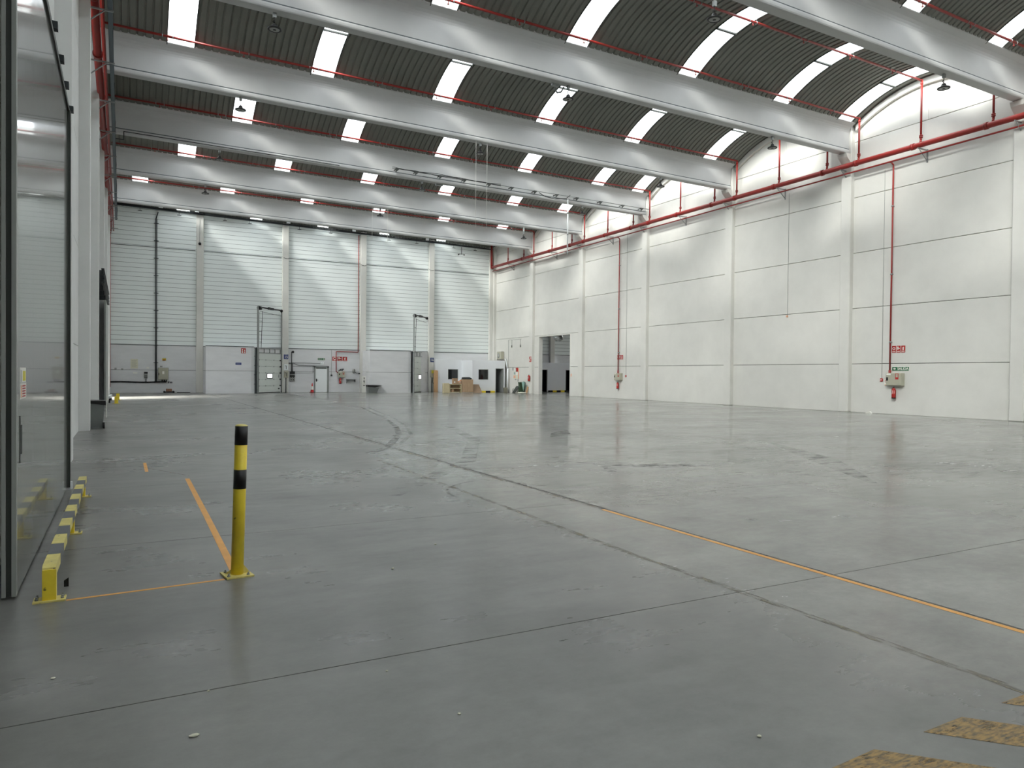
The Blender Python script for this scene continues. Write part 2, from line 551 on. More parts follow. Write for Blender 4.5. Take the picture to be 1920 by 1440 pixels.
build('opening_lining', B().box(XR+0.004, 46.30, 0, XR+0.34, 46.40, 4.83).box(XR+0.004, 51.10, 0, XR+0.34, 51.2, 4.83).box(XR+0.004, 46.3, 4.74, XR+0.34, 51.2, 4.83), 'concrete_wall', wr)
col_me = B().bbox(XF, -0.26, 0, XR+0.05, 0.26, 13.55, 0.03)
for k, yc in enumerate(ycols+[59.25]):
    c = build('column', B().bbox(XF, yc-0.26, 0, XR+0.05, yc+0.26, 13.35, 0.03), 'concrete_wall', wr)
    if yc < 59:
        cb = B()
        cb.add([(XF-0.34, yc-0.24, 12.02), (XF-0.34, yc+0.24, 12.02), (XF, yc+0.24, 12.02), (XF, yc-0.24, 12.02),
                (XF-0.26, yc-0.24, 11.86), (XF-0.26, yc+0.24, 11.86), (XF, yc+0.24, 11.62), (XF, yc-0.24, 11.62)],
               [(0, 1, 2, 3), (4, 7, 6, 5), (0, 4, 5, 1), (0, 3, 7, 4), (1, 5, 6, 2)])
        build('corbel', cb, 'concrete_wall', c)

def arch_z(dy, apex=14.36, R=5.95):
    return apex-(R-math.sqrt(max(0.0, R*R-dy*dy)))
HALF = 3.33
NA = 22
# ribs of concrete that close the vault against the right wall
bays = [(YC[i]+YC[i+1])/2 for i in range(len(YC)-1)]+[YC[-1]+BAY/2]
for yc in bays:
    v, F = [], []
    for i in range(NA+1):
        dy = -HALF+2*HALF*i/NA
        z = arch_z(dy)
        for (x, dz) in ((XR-0.16, -0.29), (XR-0.16, -0.03), (XR+0.02, -0.03), (XR+0.02, -0.29)):
            v.append((x, yc+dy, z+dz))
    for i in range(NA):
        for q in range(4):
            F.append((i*4+q, i*4+(q+1) % 4, (i+1)*4+(q+1) % 4, (i+1)*4+q))
    build('arch_rib', B().add(v, F), 'concrete_wall', wr)

# ---- ceiling: corrugated vault sheets, every fifth one translucent
def sheet_mesh(w=1.04, pitch=0.26, extra=0.0):
    prof = []
    n = int(round(w/pitch))
    for i in range(n):
        x = i*pitch
        prof += [(x, 0.0), (x+0.030, 0.045), (x+0.065, 0.045), (x+0.095, 0.0)]
    prof.append((w+0.012, 0.0))
    v, F = [], []
    for i in range(NA+1):
        dy = (-HALF-0.12)+2*(HALF+0.12)*i/NA
        z = arch_z(dy)
        for (x, h) in prof:
            v.append((x, dy, z+h-SL*x))
    m_ = len(prof)
    for i in range(NA):
        for j in range(m_-1):
            F.append((i*m_+j, i*m_+j+1, (i+1)*m_+j+1, (i+1)*m_+j))
    return B().add(v, F)
ce = thing('ceiling', 'barrel vaulted corrugated grey metal roof with pale translucent strips', 'roof', kind='structure')
sk = {0: 21.7, 1: 26.35, 2: 28.3, 3: 27.15, 4: 28.09, 5: 27.11, 6: 26.02, 7: 28.1}
sky_x = {  # left edges of the translucent strips per bay, counted from the camera side (bays list order)
    0: [1.5, 6.7, 11.9, 17.1, 22.3, 27.5], 1: [0.3, 5.5, 10.7, 15.9, 21.1, 26.3], 2: [0.55, 5.75, 10.95, 16.15, 21.35, 26.4],
    3: [3.3, 8.55, 13.7, 18.9, 24.15, 28.3], 4: [1.15, 6.35, 11.55, 16.75, 21.9, 27.15], 5: [4.25, 9.5, 14.65, 19.82, 25.0, 28.09],
    6: [2.28, 7.46, 12.66, 17.88, 23.0, 27.1], 7: [0.05, 5.25, 10.5, 15.72, 20.9, 26.0], 8: [3.0, 8.2, 13.4, 18.6, 23.8]}
sky_x[2] = [0.6, 5.8, 11.0, 16.2, 21.6, 26.4]
full = build('roof_sheet', sheet_mesh(), 'roof', ce, local=True)
part1 = {}
skl = None
first = True
def strip(me_w, x, yc, kind):
    global full, first, skl
    key = (kind, round(me_w, 4))
    if key not in part1:
        m_ = sheet_mesh(me_w, 0.26) if abs(me_w-1.04) < 0.001 else None
        if m_ is None:
            n = max(1, int(round(me_w/0.26)))
            m_ = sheet_mesh(me_w, me_w/n)
        o = build('skylight' if kind == 'sky' else 'roof_sheet', m_, 'skylight' if kind == 'sky' else 'roof', ce, local=True)
        part1[key] = o
    else:
        o = part1[key].copy(); C.objects.link(o); o.parent = ce
    o.location = (x, yc, SL*(X0-x))
    return o
bpy.data.objects.remove(full)
frame_first = None
for bi, yc in enumerate(bays):
    edges_x = [-1.9]
    for sx in sky_x.get(bi-NB, [1.5, 6.7, 11.9, 17.1, 22.3, 27.5]):
        edges_x += [sx, sx+0.96]
    edges_x.append(30.1)
    for i in range(len(edges_x)-1):
        a, b_ = edges_x[i], edges_x[i+1]
        if b_-a < 0.05:
            continue
        if i % 2 == 1:
            o = strip(0.96, a, yc, 'sky')
            if frame_first is None:     # cross bars of the strip
                fb = B()
                for dy in (-1.15, 1.15):
                    z = arch_z(dy)
                    fb.box(0, dy-0.05, z-0.06, 0.96, dy+0.05, z-0.01)
                for dx in (0.0, 0.93):
                    v = []
                    for q in range(NA+1):
                        dy = -HALF+2*HALF*q/NA; z = arch_z(dy)
                        v += [(dx, dy, z-0.03), (dx+0.03, dy, z-0.03), (dx+0.03, dy, z), (dx, dy, z)]
                    fb.add(v, [(q*4+w_, q*4+(w_+1) % 4, q*4+4+(w_+1) % 4, q*4+4+w_) for q in range(NA) for w_ in range(4)])
                frame_first = build('glazing_frame', fb, 'door_dark', o, local=True)
            else:
                c = frame_first.copy(); C.objects.link(c); c.parent = o
        else:
            n = max(1, int(round((b_-a)/1.05)))
            w = (b_-a)/n
            for q in range(n):
                strip(round(w, 4), a+q*w, yc, 'metal')
# gutter fill above each beam so the vaults meet
for yc in YC+[59.6]:
    build('gutter', B().box(-1.9, yc-0.42, 13.34, 30.1, yc+0.42, 13.40).box(-1.9, yc-0.44, 13.36, 30.1, yc-0.40, 13.75).box(-1.9, yc+0.40, 13.36, 30.1, yc+0.44, 13.75).shear(SL, X0), 'roof', ce)

# ---- left wall
wl = thing('wall_left', 'pale precast concrete wall with columns on the left side', 'wall', kind='structure')
def lwbox(y0, y1, z0, z1, off0=0.0, off1=-0.22, b=None):
    b = b or B()
    v = []
    for z in (z0, z1):
        v += [(LX(y0, off0), y0, z), (LX(y0, off1), y0, z), (LX(y1, off1), y1, z), (LX(y1, off0), y1, z)]
    return b.add(v, [(0, 3, 2, 1), (4, 5, 6, 7), (0, 1, 5, 4), (1, 2, 6, 5), (2, 3, 7, 6), (3, 0, 4, 7)])
lr = [0, 2.25, 4.83, 7.41, 9.99, 12.57, 15.4]
open_l = {2: (0.2, 6.3, 5.0), 5: (31.2, 35.9, 4.83), 7: (45.6, 50.2, 3.5)}
ledge = [YREAR]+YC+[59.95]
for i in range(len(ledge)-1):
    a, b_ = ledge[i]+gp, ledge[i+1]-gp
    hole = None
    for (h0, h1, hz) in open_l.values():
        if h0 >= a-0.5 and h1 <= b_+0.5 or (a < h0 < b_):
            hole = (h0, min(h1, b_), hz)
    for k in range(len(lr)-1):
        z0, z1 = lr[k]+(gp if k else 0), lr[k+1]-gp
        if hole and k < 2:
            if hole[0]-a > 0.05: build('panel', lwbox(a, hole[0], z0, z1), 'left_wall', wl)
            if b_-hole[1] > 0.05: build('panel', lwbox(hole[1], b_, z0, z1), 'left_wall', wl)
        else:
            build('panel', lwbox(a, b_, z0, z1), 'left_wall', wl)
bb = B()
prev = YREAR
for (h0, h1, hz) in sorted(open_l.values()):
    lwbox(prev, h0, 0, 15.4, -0.1, -0.3, bb); lwbox(h0, h1, hz, 15.4, -0.1, -0.3, bb); prev = h1
lwbox(prev, 59.95, 0, 15.4, -0.1, -0.3, bb)
build('panel_backing', bb, 'gasket', wl)
for yc in YC:
    if yc < 6: continue
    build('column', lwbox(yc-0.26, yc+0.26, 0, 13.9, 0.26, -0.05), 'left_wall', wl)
# dark rooms behind two of the openings
vr = thing('trim_1', 'unlit rooms behind the openings of the left wall', 'room', kind='structure')
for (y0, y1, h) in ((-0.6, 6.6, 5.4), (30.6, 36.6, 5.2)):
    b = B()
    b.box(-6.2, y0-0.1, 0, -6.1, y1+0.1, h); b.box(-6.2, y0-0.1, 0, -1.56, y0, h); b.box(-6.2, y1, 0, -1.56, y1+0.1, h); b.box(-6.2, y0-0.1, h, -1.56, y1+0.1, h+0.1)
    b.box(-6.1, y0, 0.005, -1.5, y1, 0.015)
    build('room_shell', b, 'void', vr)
# yard outside the far left doorway
tag(build('yard_ground', B().box(-16, 42, -0.12, -8.6, 56, -0.07), 'asphalt'), 'pale concrete yard outside the far left doorway', 'ground', kind='structure')

# ---- back wall
wb = thing('wall_back', 'end wall of white horizontal cladding over grey concrete panels', 'wall', kind='structure')
XB = [4.66, 10.97, 17.34, 23.50]
segx = [-1.6]+XB+[29.8]
for i in range(len(segx)-1):
    a, b_ = segx[i], segx[i+1]
    for (z0, z1) in ((0, 1.69), (1.71, 3.53)):
        build('panel', B().bbox(a+0.01, YB, z0, b_-0.01, YB+0.2, z1, 0.012), 'lower_wall', wb)
    cl = B()
    z = 3.58
    while z < 15:
        z1 = min(z+0.333, 15.0)
        cl.add([(a, YB+0.03, z), (b_, YB+0.03, z), (b_, YB+0.03, z1-0.022), (a, YB+0.03, z1-0.022),
                (a, YB+0.06, z), (b_, YB+0.06, z), (b_, YB+0.06, z1-0.022), (a, YB+0.06, z1-0.022)],
               [(0, 1, 2, 3), (3, 2, 6, 7), (1, 0, 4, 5)])
        z = z1
    tag(build('cladding_strips', cl, 'cladding', wb), kind='stuff')
    build('flashing', B().box(a+0.3, YB+0.0, 10.79, b_-0.3, YB+0.03, 10.83).box(a+0.02, YB-0.02, 3.53, b_-0.02, YB+0.03, 3.575), 'clad_gap', wb)
build('cladding_backing', B().box(-1.7, YB+0.055, 3.5, 29.9, YB+0.2, 15), 'clad_gap', wb)
build('backing', B().box(-1.7, YB+0.15, 0, 29.9, YB+0.3, 3.6), 'gasket', wb)
for x in XB+[29.45]:
    build('column', B().bbox(x-0.25, YB-0.24, 0, x+0.25, YB+0.02, 13.9, 0.03), 'concrete_wall', wb)
# concrete dock blocks that stand proud of the wall beside the angled dock doors
def dock_block(xl, xr, yf):
    top = 3.5
    poly = [(xl, YB+0.05), (xl, yf), (xr-0.25, yf), (xr, yf+0.06), (xr+0.12, yf+0.3), (xr+2.5, YB+0.05)]
    for (z0, z1) in ((0, 1.69), (1.71, top)):
        build('dock_block', B().prism(poly[::-1], z0, z1, 'z'), 'lower_wall', wb)
    build('dock_block_cap', B().box(xl-0.02, yf-0.03, top, xr-0.05, yf+0.02, top+0.05), 'clad_gap', wb)
dock_block(4.9, 8.32, 57.0)
dock_block(17.3, 20.86, 57.1)

# ---- rear wall behind the camera
wf = build('wall_front', B().box(-9, YREAR-0.3, 0, 44, YREAR, 15.4), 'concrete_wall')
tag(wf, 'plain pale wall closing the hall behind the viewpoint', 'wall', kind='structure')

# ---- next hall seen through the opening
nh = thing('wall_far', 'part of the neighbouring hall seen through the opening', 'wall', kind='structure')
build('panel', B().bbox(30.3, YB, 0, 36.0, YB+0.2, 3.53, 0.012), 'lower_wall', nh)
build('panel', B().bbox(36.4, YB, 0, 43.5, YB+0.2, 3.53, 0.012), 'lower_wall', nh)
cl = B()
z = 3.58
while z < 10:
    cl.add([(30.2, YB+0.03, z), (43.5, YB+0.03, z), (43.5, YB+0.03, z+0.31), (30.2, YB+0.03, z+0.31), (30.2, YB+0.06, z), (43.5, YB+0.06, z), (43.5, YB+0.06, z+0.31), (30.2, YB+0.06, z+0.31)], [(0, 1, 2, 3), (3, 2, 6, 7), (1, 0, 4, 5)])
    z += 0.333
tag(build('cladding_strips', cl, 'cladding', nh), kind='stuff')
build('cladding_backing', B().box(30.2, YB+0.055, 3.5, 43.5, YB+0.2, 10.2), 'clad_gap', nh)
build('column', B().bbox(35.75, YB-0.3, 0, 36.25, YB+0.02, 10, 0.02), 'concrete_wall', nh)
build('side_wall', B().box(43.4, 35, 0, 43.6, 59.7, 10.2), 'concrete_wall', nh)
build('side_wall', B().box(30.1, 35, 0, 43.4, 35.2, 10.2), 'concrete_wall', nh)
build('shading_roof_slab', B().box(30.1, 35, 10.0, 43.6, 48.6, 10.2).box(30.1, 50.3, 10, 43.6, 59.7, 10.2), 'roof', nh)  # unseen roof added to dim the next hall, slot left for some daylight

# ================================================================== BEAMS
def beam_profile():
    right = [(0.150, 0.0), (0.180, -0.008), (0.196, -0.03), (0.203, -0.07), (0.200, -0.13), (0.185, -0.165), (0.160, -0.18)]
    flare = [(0.150, 0.045), (0.150, 0.78), (0.165, 0.86), (0.20, 0.94), (0.27, 1.02), (0.44, 1.12), (0.46, 1.14), (0.46, 1.24)]
    prof = [(-y, z) for (y, z) in right[::-1]]          # bottom left up to seam (camera side)
    prof += [(-y, z) for (y, z) in flare]
    prof += [(y, z) for (y, z) in flare[::-1]]
    prof += right
    return prof
bp = B().prism(beam_profile()[::-1], -1.9, XF-0.03, 'x').shear(SL, X0)
bp.v = [(x, y, z+12.22) for (x, y, z) in bp.v]
beam0 = None
names = {52.1: 'farthest of the white concrete roof beams, nearest the cladding wall',
         44.65: 'second white concrete roof beam from the back wall',
         37.2: 'third white roof beam from the back, with a cable tray along its foot',
         29.75: 'fourth white concrete roof beam from the back wall',
         22.3: 'fifth white concrete roof beam from the back wall, crossing the top middle',
         14.85: 'largest white roof beam in view, crossing the top right corner',
         7.4: 'white roof beam overhead just outside the top of the view'}
for k, yc in enumerate(YC):
    lab = next((v for kk, v in names.items() if abs(kk-yc) < 0.05), 'white concrete roof beam behind the viewpoint')
    if beam0 is None:
        t = thing('roof_beam', lab, 'beam', (0, yc, 0), group='white roof beams')
        build('girder', bp, 'beam', t, local=True)
        build('seam', B().box(-1.9, -0.154, 12.215, XF-0.03, -0.148, 12.262).box(-1.9, 0.148, 12.215, XF-0.03, 0.154, 12.262).shear(SL, X0), 'clad_gap', t, local=True)
        beam0 = t
    else:
        dup(beam0, (0, yc, 0), label=lab)

# ================================================================== PIPES
def pipe_line(bld, p0, p1, r, n=14): bld.cyl(p0, p1, r, n)
# main red pipe on the right wall
t = thing('fire_main_pipe', 'thick red fire main running along the right wall under the beams', 'pipe', (29.3, 30, 11.2))
XM, ZM = 29.28, 11.42
build('pipe', B().cyl((XM, YREAR+0.1, ZM), (XM, 59.0, ZM), 0.115, 20), 'red', t)
for yc in YC:
    for yy in (yc-0.7, yc-3.4, yc+1.1):
        if 7 < yy < 58.5:
            build('coupling', B().cyl((XM, yy-0.07, ZM), (XM, yy+0.07, ZM), 0.14, 20), 'red', t)
build('coupling', B().cyl((XM, 58.75, ZM), (XM, 58.9, ZM), 0.14, 20), 'red', t)
for yc in YC+[59.3]:
    for yy in (yc-0.0, yc-3.72):
        if not (8 < yy < 58): continue
        b = B()
        b.box(XM-0.16, yy-0.02, ZM-0.17, XR, yy+0.02, ZM-0.13)
        b.cyl((XM-0.1, yy, ZM-0.15), (XR, yy, ZM-0.62), 0.018, 6)
        b.box(XR-0.03, yy-0.03, ZM-0.66, XR, yy+0.03, ZM-0.1)
        if abs(yy-yc) < 0.1:
            b = B().box(XM-0.16, yy-0.02, ZM-0.17, XF+0.01, yy+0.02, ZM-0.13).cyl((XM-0.1, yy, ZM-0.15), (XF, yy, ZM-0.45), 0.018, 6)
        build('wall_bracket', b, 'galv', t)
t = thing('hydrant_feed_pipe', 'thin red pipe just below the thick fire main opposite the sliding door', 'pipe', (29.4, 30, 11.05))
build('pipe', B().cyl((29.42, YREAR+0.1, 11.10), (29.42, 59.05, 11.10), 0.036, 12), 'red', t)
build('riser', B().cyl((29.3, 59.05, 11.42), (29.3, 59.05, 13.6), 0.10, 14), 'red', t)
def hydrant_drop(y, lab):
    t = thing('hydrant_drop_pipe', lab, 'pipe', (29.68, y, 1.6))
    build('pipe', B().tube([(29.42, y, 11.10), (29.58, y, 11.10), (29.68, y-0.02, 11.0), (29.68, y, 1.75)], 0.034, 10), 'red', t)
    build('valve', B().cyl((29.68, y, 1.62), (29.68, y, 1.96), 0.055, 12).cyl((29.68, y-0.02, 1.68), (29.6, y-0.02, 1.68), 0.05, 10), 'red', t)
    for z in (3.2, 6.2, 9.2):
        build('pipe_clip', B().cyl((29.68, y, z-0.03), (29.68, y, z+0.03), 0.05, 10).box(29.68, y-0.02, z-0.02, XR, y+0.02, z+0.02), 'galv', t)
hydrant_drop(20.05, 'red drop pipe from the fire main to the near hose cabinet')
hydrant_drop(40.05, 'red drop pipe from the fire main to the far hose cabinet')

# sprinkler branches under the roof, each with its riser from the main
where = {0: 'near the camera', 1: 'in the second bay', 2: 'in the top right corner bay', 3: 'in the bay behind the largest beam', 4: 'in the third bay down the hall',
         5: 'in the fourth bay down the hall', 6: 'in the fifth bay down the hall', 7: 'in the last but one bay', 8: 'in the last bay'}
hang = B()
hang.cyl((0, 0, 0.0), (0, 0, 0.34), 0.006, 6).cyl((-0.015, 0, 0.0), (0.015, 0, 0.0), 0.052, 12)
head = B().cyl((0, 0, -0.04), (0, 0, -0.13), 0.012, 8).cyl((0, 0, -0.13), (0, 0, -0.145), 0.035, 10)
hang_me = head_me = None
for bi, yc in enumerate(bays):
    y_front = yc+BAY/2-0.82      # along the camera-side edge of the beam that closes the bay
    y_mid = yc
    y_back = yc-BAY/2+0.86
    for which, yy, zz in (('front', y_front, 13.43), ('mid', y_mid, 14.12), ('rear', y_back, 13.43)):
        if bi-NB == 8 and which == 'front': continue
        if bi-NB < 2: continue
        lab = {'front': 'red sprinkler pipe along a beam top edge, ', 'mid': 'red sprinkler pipe under the vault crown, ', 'rear': 'red sprinkler riser half hidden behind a beam, '}[which]+where[bi-NB]
        t = thing('sprinkler_branch', lab, 'pipe', (XM, yy, 11.5), group='red sprinkler branch pipes')
        dark_stub = (which == 'rear')
        zend = zz+SL*(X0+0.9)
        build('pipe', B().cyl((-0.9, yy, zend), (XM+0.04, yy, zz), 0.042, 12), 'red', t)
        build('riser', B().cyl((XM+0.04, yy, 11.64), (XM+0.04, yy, zz), 0.042, 12).ball((XM+0.04, yy, zz), 0.05, 10, 6).cyl((XM+0.04, yy, zz-0.16), (XM+0.04, yy, zz-0.10), 0.06, 12).tube([(XM+0.04, yy, 11.7), (XM+0.03, yy, 11.62), (XM, yy, 11.5)], 0.046, 10), 'red', t)
        build('flange', B().cyl((XM+0.04, yy, 11.72), (XM+0.04, yy, 11.76), 0.075, 12).cyl((XM+0.04, yy, 11.79), (XM+0.04, yy, 11.83), 0.075, 12), 'red', t)
        if which != 'rear':
            xx = 1.0
            while xx < 28.6:
                if hang_me is None:
                    o = build('hanger', hang, 'galv', t, local=True); hang_me = o
                    o2 = build('sprinkler_head', head, 'red', t, local=True); head_me = o2
                else:
                    o = hang_me.copy(); C.objects.link(o); o.parent = t
                    o2 = head_me.copy(); C.objects.link(o2); o2.parent = t
                o.location = (xx-XM, 0, zz+SL*(X0-xx)-11.5)
                o3 = hang_me.copy(); C.objects.link(o3); o3.parent = t; o3.location = (xx+0.34-XM, 0, zz+SL*(X0-xx-0.34)-11.5)
                o2.location = (xx+0.16-XM, 0, zz+SL*(X0-xx-0.16)-11.5)
                xx += 2.62

# ---- bundle of pipes and cable tray along the left wall
def lpt(y, off, z): return (LX(y)+off-0.0036*(y-22), y, z)
t = thing('fire_main_pipe', 'thick red fire main high along the left wall beside a cable tray', 'pipe', lpt(30, 0.33, 11.3))
build('pipe', B().cyl(lpt(6, 0.33, 11.55), lpt(57.3, 0.33, 11.55), 0.115, 18), 'red', t)
for y in range(10, 57, 4):
    build('coupling', B().cyl(lpt(y, 0.33, 11.55), lpt(y+0.16, 0.33, 11.55), 0.145, 16), 'red', t)
t = thing('hydrant_feed_pipe', 'thinner red pipe beside the fire main high on the left wall', 'pipe', lpt(30, 0.5, 11.3))
build('pipe', B().cyl(lpt(6, 0.54, 11.42), lpt(57.4, 0.52, 11.42), 0.038, 12), 'red', t)
build('pipe', B().cyl(lpt(6, 0.50, 11.75), lpt(53, 0.50, 11.75), 0.05, 12), 'red', t)
build('drop', B().tube([lpt(57.4, 0.36, 11.5), (-1.30, 59.0, 11.3), (-1.30, 59.12, 11.0), (-1.30, 59.12, 0.45)], 0.045, 10), 'red', t)
t = thing('cable_tray', 'dark steel cable tray carrying cables high along the left wall', 'cable tray', lpt(30, 0.75, 11.4))
tr_ = B()
for (o0, o1, z0, z1) in ((0.66, 0.78, 11.36, 11.38), (0.66, 0.67, 11.36, 11.62), (0.77, 0.78, 11.36, 11.62)):
    v = []
    for z in (z0, z1):
        v += [lpt(6, o0, z), lpt(6, o1, z), lpt(52.9, o1-0.02, z), lpt(52.9, o0-0.02, z)]
    tr_.add(v, [(0, 3, 2, 1), (4, 5, 6, 7), (0, 1, 5, 4), (1, 2, 6, 5), (2, 3, 7, 6), (3, 0, 4, 7)])
build('tray', tr_, 'tray', t)
cb_ = B()
for q in range(5):
    pts = [lpt(y, 0.70+0.016*q+0.012*math.sin(y*1.7+q), 11.40+0.05*(q % 3)+0.02*math.sin(y+q*2)) for y in [6+i*2.2 for i in range(22)]]
    cb_.tube(pts, 0.013, 6)
build('cables', cb_, 'cable', t)
t = thing('pipe_bracket', 'row of grey steel wall brackets holding the left pipes', 'bracket', lpt(30, 0.1, 11.2))
for yc in YC[2:]:
    for yy in (yc, yc+3.72):
        if not 8 < yy < 57.5: continue
        b = B()
        x0, _, _ = lpt(yy, 0.0, 0); x1 = x0+0.80
        b.box(x0-0.02, yy-0.025, 11.30, x1, yy+0.025, 11.34)
        b.cyl((x1-0.2, yy, 11.32), (x0, yy, 10.75), 0.02, 6)
        b.box(x0-0.01, yy-0.03, 10.7, x0+0.03, yy+0.03, 11.8)
        build('arm', b, 'galv', t)

# ================================================================== HIGH BAY LAMPS
def lamp_parts(t):
    build('housing', B().lathe([(0.0, -0.14), (0.05, -0.14), (0.075, -0.17), (0.085, -0.22), (0.11, -0.245), (0.18, -0.27), (0.205, -0.285), (0.205, -0.315), (0.155, -0.322), (0.145, -0.31)], n=24), 'lamp_black', t, local=True)
    build('lens', B().lathe([(0.15, -0.312), (0.08, -0.318), (0.055, -0.318)], n=24).lathe([(0.0, -0.3185), (0.055, -0.318)], n=24), 'lamp_lens', t, local=True)
    build('reflector_core', B().lathe([(0.0, -0.326), (0.045, -0.324), (0.05, -0.316)], n=16), 'lamp_black', t, local=True)
    build('hook', B().cyl((0, 0, 0.06), (0, 0, -0.14), 0.012, 8).tube([(0, 0, -0.02), (-0.05, 0.02, -0.07), (0.02, 0.0, -0.13)], 0.012, 6), 'lamp_black', t, local=True)
    build('mounting_bracket', B().box(-0.05, -0.04, 0.05, 0.05, 0.04, 0.20), 'galv', t, local=True)
side = {0: 'leftmost', 1: 'middle', 2: 'rightmost'}
bn = {22.3: 'under the fifth roof beam from the back', 29.75: 'under the fourth roof beam from the back', 37.2: 'under the third roof beam from the back',
      44.65: 'under the second roof beam from the back', 14.85: 'under the largest beam at the top right'}
lamp0 = None
for yc in (14.85, 22.3, 29.75, 37.2, 44.65):
    for i, x in enumerate((3.78, 14.15, 24.7)):
        if yc == 14.85 and i == 0: continue
        zb = 11.91+SL*(X0-x)
        loc = (x, yc+0.02, zb-0.06)
        lab = side[i]+' black round high bay lamp '+next(v for k, v in bn.items() if abs(k-yc) < 0.05)
        low = (abs(yc-44.65) < 0.1 and i == 2) or (abs(yc-14.85) < 0.1 and i == 1)
        if low: loc = (loc[0], loc[1], loc[2]-0.30)
        if lamp0 is None:
            lamp0 = thing('high_bay_lamp', lab, 'lamp', loc, group='black high bay lamps')
            lamp_parts(lamp0)
        else:
            dd_ = dup(lamp0, loc, label=lab)
            if low: build('drop_bracket', B().box(-0.05, -0.02, 0.06, 0.05, 0.02, 0.52), 'white', dd_, local=True)

# ---- cable tray along the foot of the third beam, with its brackets, and the hanging pole
t = thing('cable_tray', 'grey cable tray on small brackets along the foot of a roof beam', 'cable tray', (20, 36.95, 12.3))
def zt(x, z): return z+SL*(X0-x)
build('rail', B().cyl((12.3, 36.80, zt(12.3, 12.38)), (29.6, 36.80, zt(29.6, 12.38)), 0.022, 8).cyl((14.0, 36.74, zt(14, 12.18)), (29.4, 36.74, zt(29.4, 12.18)), 0.016, 8), 'galv', t)
for x in (12.5, 13.6, 15.0, 16.45, 18.0, 19.45, 21.0, 22.5, 23.95, 25.7, 27.4, 28.9):
    z = zt(x, 12.18)
    build('bracket', B().add([(x-0.02, 36.72, z+0.20), (x+0.22, 36.72, z+0.20), (x-0.02, 36.72, z-0.03), (x-0.02, 36.76, z+0.20), (x+0.22, 36.76, z+0.20), (x-0.02, 36.76, z-0.03)], [(0, 2, 1), (3, 4, 5), (0, 1, 4, 3), (1, 2, 5, 4), (2, 0, 3, 5)]).box(x-0.02, 36.74, z+0.14, x+0.02, 37.08, z+0.18), 'door_dark', t)
b = B()
for q in range(3):
    b.tube([(12.3+1.3*i, 36.78, zt(12.3+1.3*i, 12.36+0.05*math.sin(i*1.9+q*2)+0.02*q)) for i in range(6)], 0.014, 6)
b.tube([(21.3, 36.7, zt(21.3, 12.3)), (21.7, 36.66, zt(22, 12.1)), (22.4, 36.66, zt(22.4, 12.06)), (23.2, 36.7, zt(23.2, 12.2)), (23.5, 36.7, zt(23.5, 12.44))], 0.02, 6)
build('cables', b, 'cable', t)
t = thing('ceiling_post', 'thin white post hanging down from the beam with the cable tray', 'post', (23.45, 37.0, 12.0))
build('post', B().cyl((23.45, 36.9, 12.3), (23.45, 36.9, 9.0), 0.04, 10), 'white', t)
build('cross_foot', B().cyl((23.2, 36.9, 9.08), (23.7, 36.9, 9.08), 0.02, 8).cyl((23.45, 36.9, 9.1), (23.45, 36.9, 8.95), 0.045, 8), 'galv', t)
build('joint_collar', B().cyl((23.45, 36.9, 11.5), (23.45, 36.9, 11.42), 0.07, 10).cyl((23.45, 36.9, 10.12), (23.45, 36.9, 10.2), 0.05, 10), 'galv', t)
for (x, y, z1, l) in ((13.86, 29.62, 8.3, 'left one of two thin white wires hanging from the fourth beam'), (14.42, 29.62, 8.3, 'right one of two thin white wires hanging from the fourth beam'),
                      (13.58, 44.52, 10.1, 'left one of two thin white wires hanging from the second beam'), (14.6, 44.52, 10.1, 'right one of two thin white wires hanging from the second beam')):
    tag(build('hanging_wire', B().cyl((x, y, zt(x, 12.07)), (x, y, z1), 0.007, 6), 'paper', origin=(x, y, z1)), l, 'wire')
# conduit box and cable coil under the fifth beam
t = thing('junction_box', 'pale cable junction fitting with bent hoses under the fifth beam', 'junction box', (13.8, 22.5, 12.1))
build('box', B().bbox(13.5, 22.36, 12.13, 13.8, 22.48, 12.225, 0.01), 'galv', t)
build('hose', B().tube([(13.75, 22.44, 12.2), (13.72, 22.56, 12.1), (13.85, 22.6, 12.0), (13.98, 22.55, 12.03), (14.05, 22.44, 12.2)], 0.03, 8), 'galv', t)
t = thing('junction_box', 'small pale junction box under the third beam beside a lamp', 'junction box', (15.2, 37.45, 12.0))
build('box', B().bbox(15.0, 37.25, 12.12, 15.42, 37.42, 12.205, 0.01), 'galv', t)
t = thing('conduit_loop', 'dark conduit running along the foot of the third beam at its left end', 'conduit', (1, 36.9, 12.3))
build('tube', B().tube([(-0.7, 36.9, 12.05), (-0.28, 36.9, 12.05), (-0.28, 36.9, 12.42), (9.5, 36.9, 12.42-SL*9.8)], 0.018, 8), 'cable', t)
t = thing('conduit_loop', 'thin grey conduit along the back wall under the vault', 'conduit', (14, 59.05, 13.2))
build('tray', B().box(-1.2, 58.98, 13.30, 29.4, 59.14, 13.33).box(-1.2, 58.98, 13.30, 29.4, 59.0, 13.38).shear(SL*1.6, 15), 'tray', t)
b = B()
for q in range(4):
    b.tube([(-1.0+3.0*i, 58.94-0.02*q, 13.32+0.035*math.sin(i*2.3+q)+0.03*q-SL*1.6*(-16+3*i)) for i in range(11)], 0.018, 6)
build('cables', b, 'cable', t)
for x in (0.6, 3.2, 6.4, 8.2, 12.0, 14.5, 19.5, 22, 25.5, 27.6):
    build('hanger', B().cyl((x, 59.02, 13.7-SL*1.6*(x-15)), (x, 59.02, 13.05-SL*1.6*(x-15)), 0.014, 6).box(x-0.14, 58.95, 13.06-SL*1.6*(x-15), x+0.14, 59.05, 13.09-SL*1.6*(x-15)), 'dark', t)
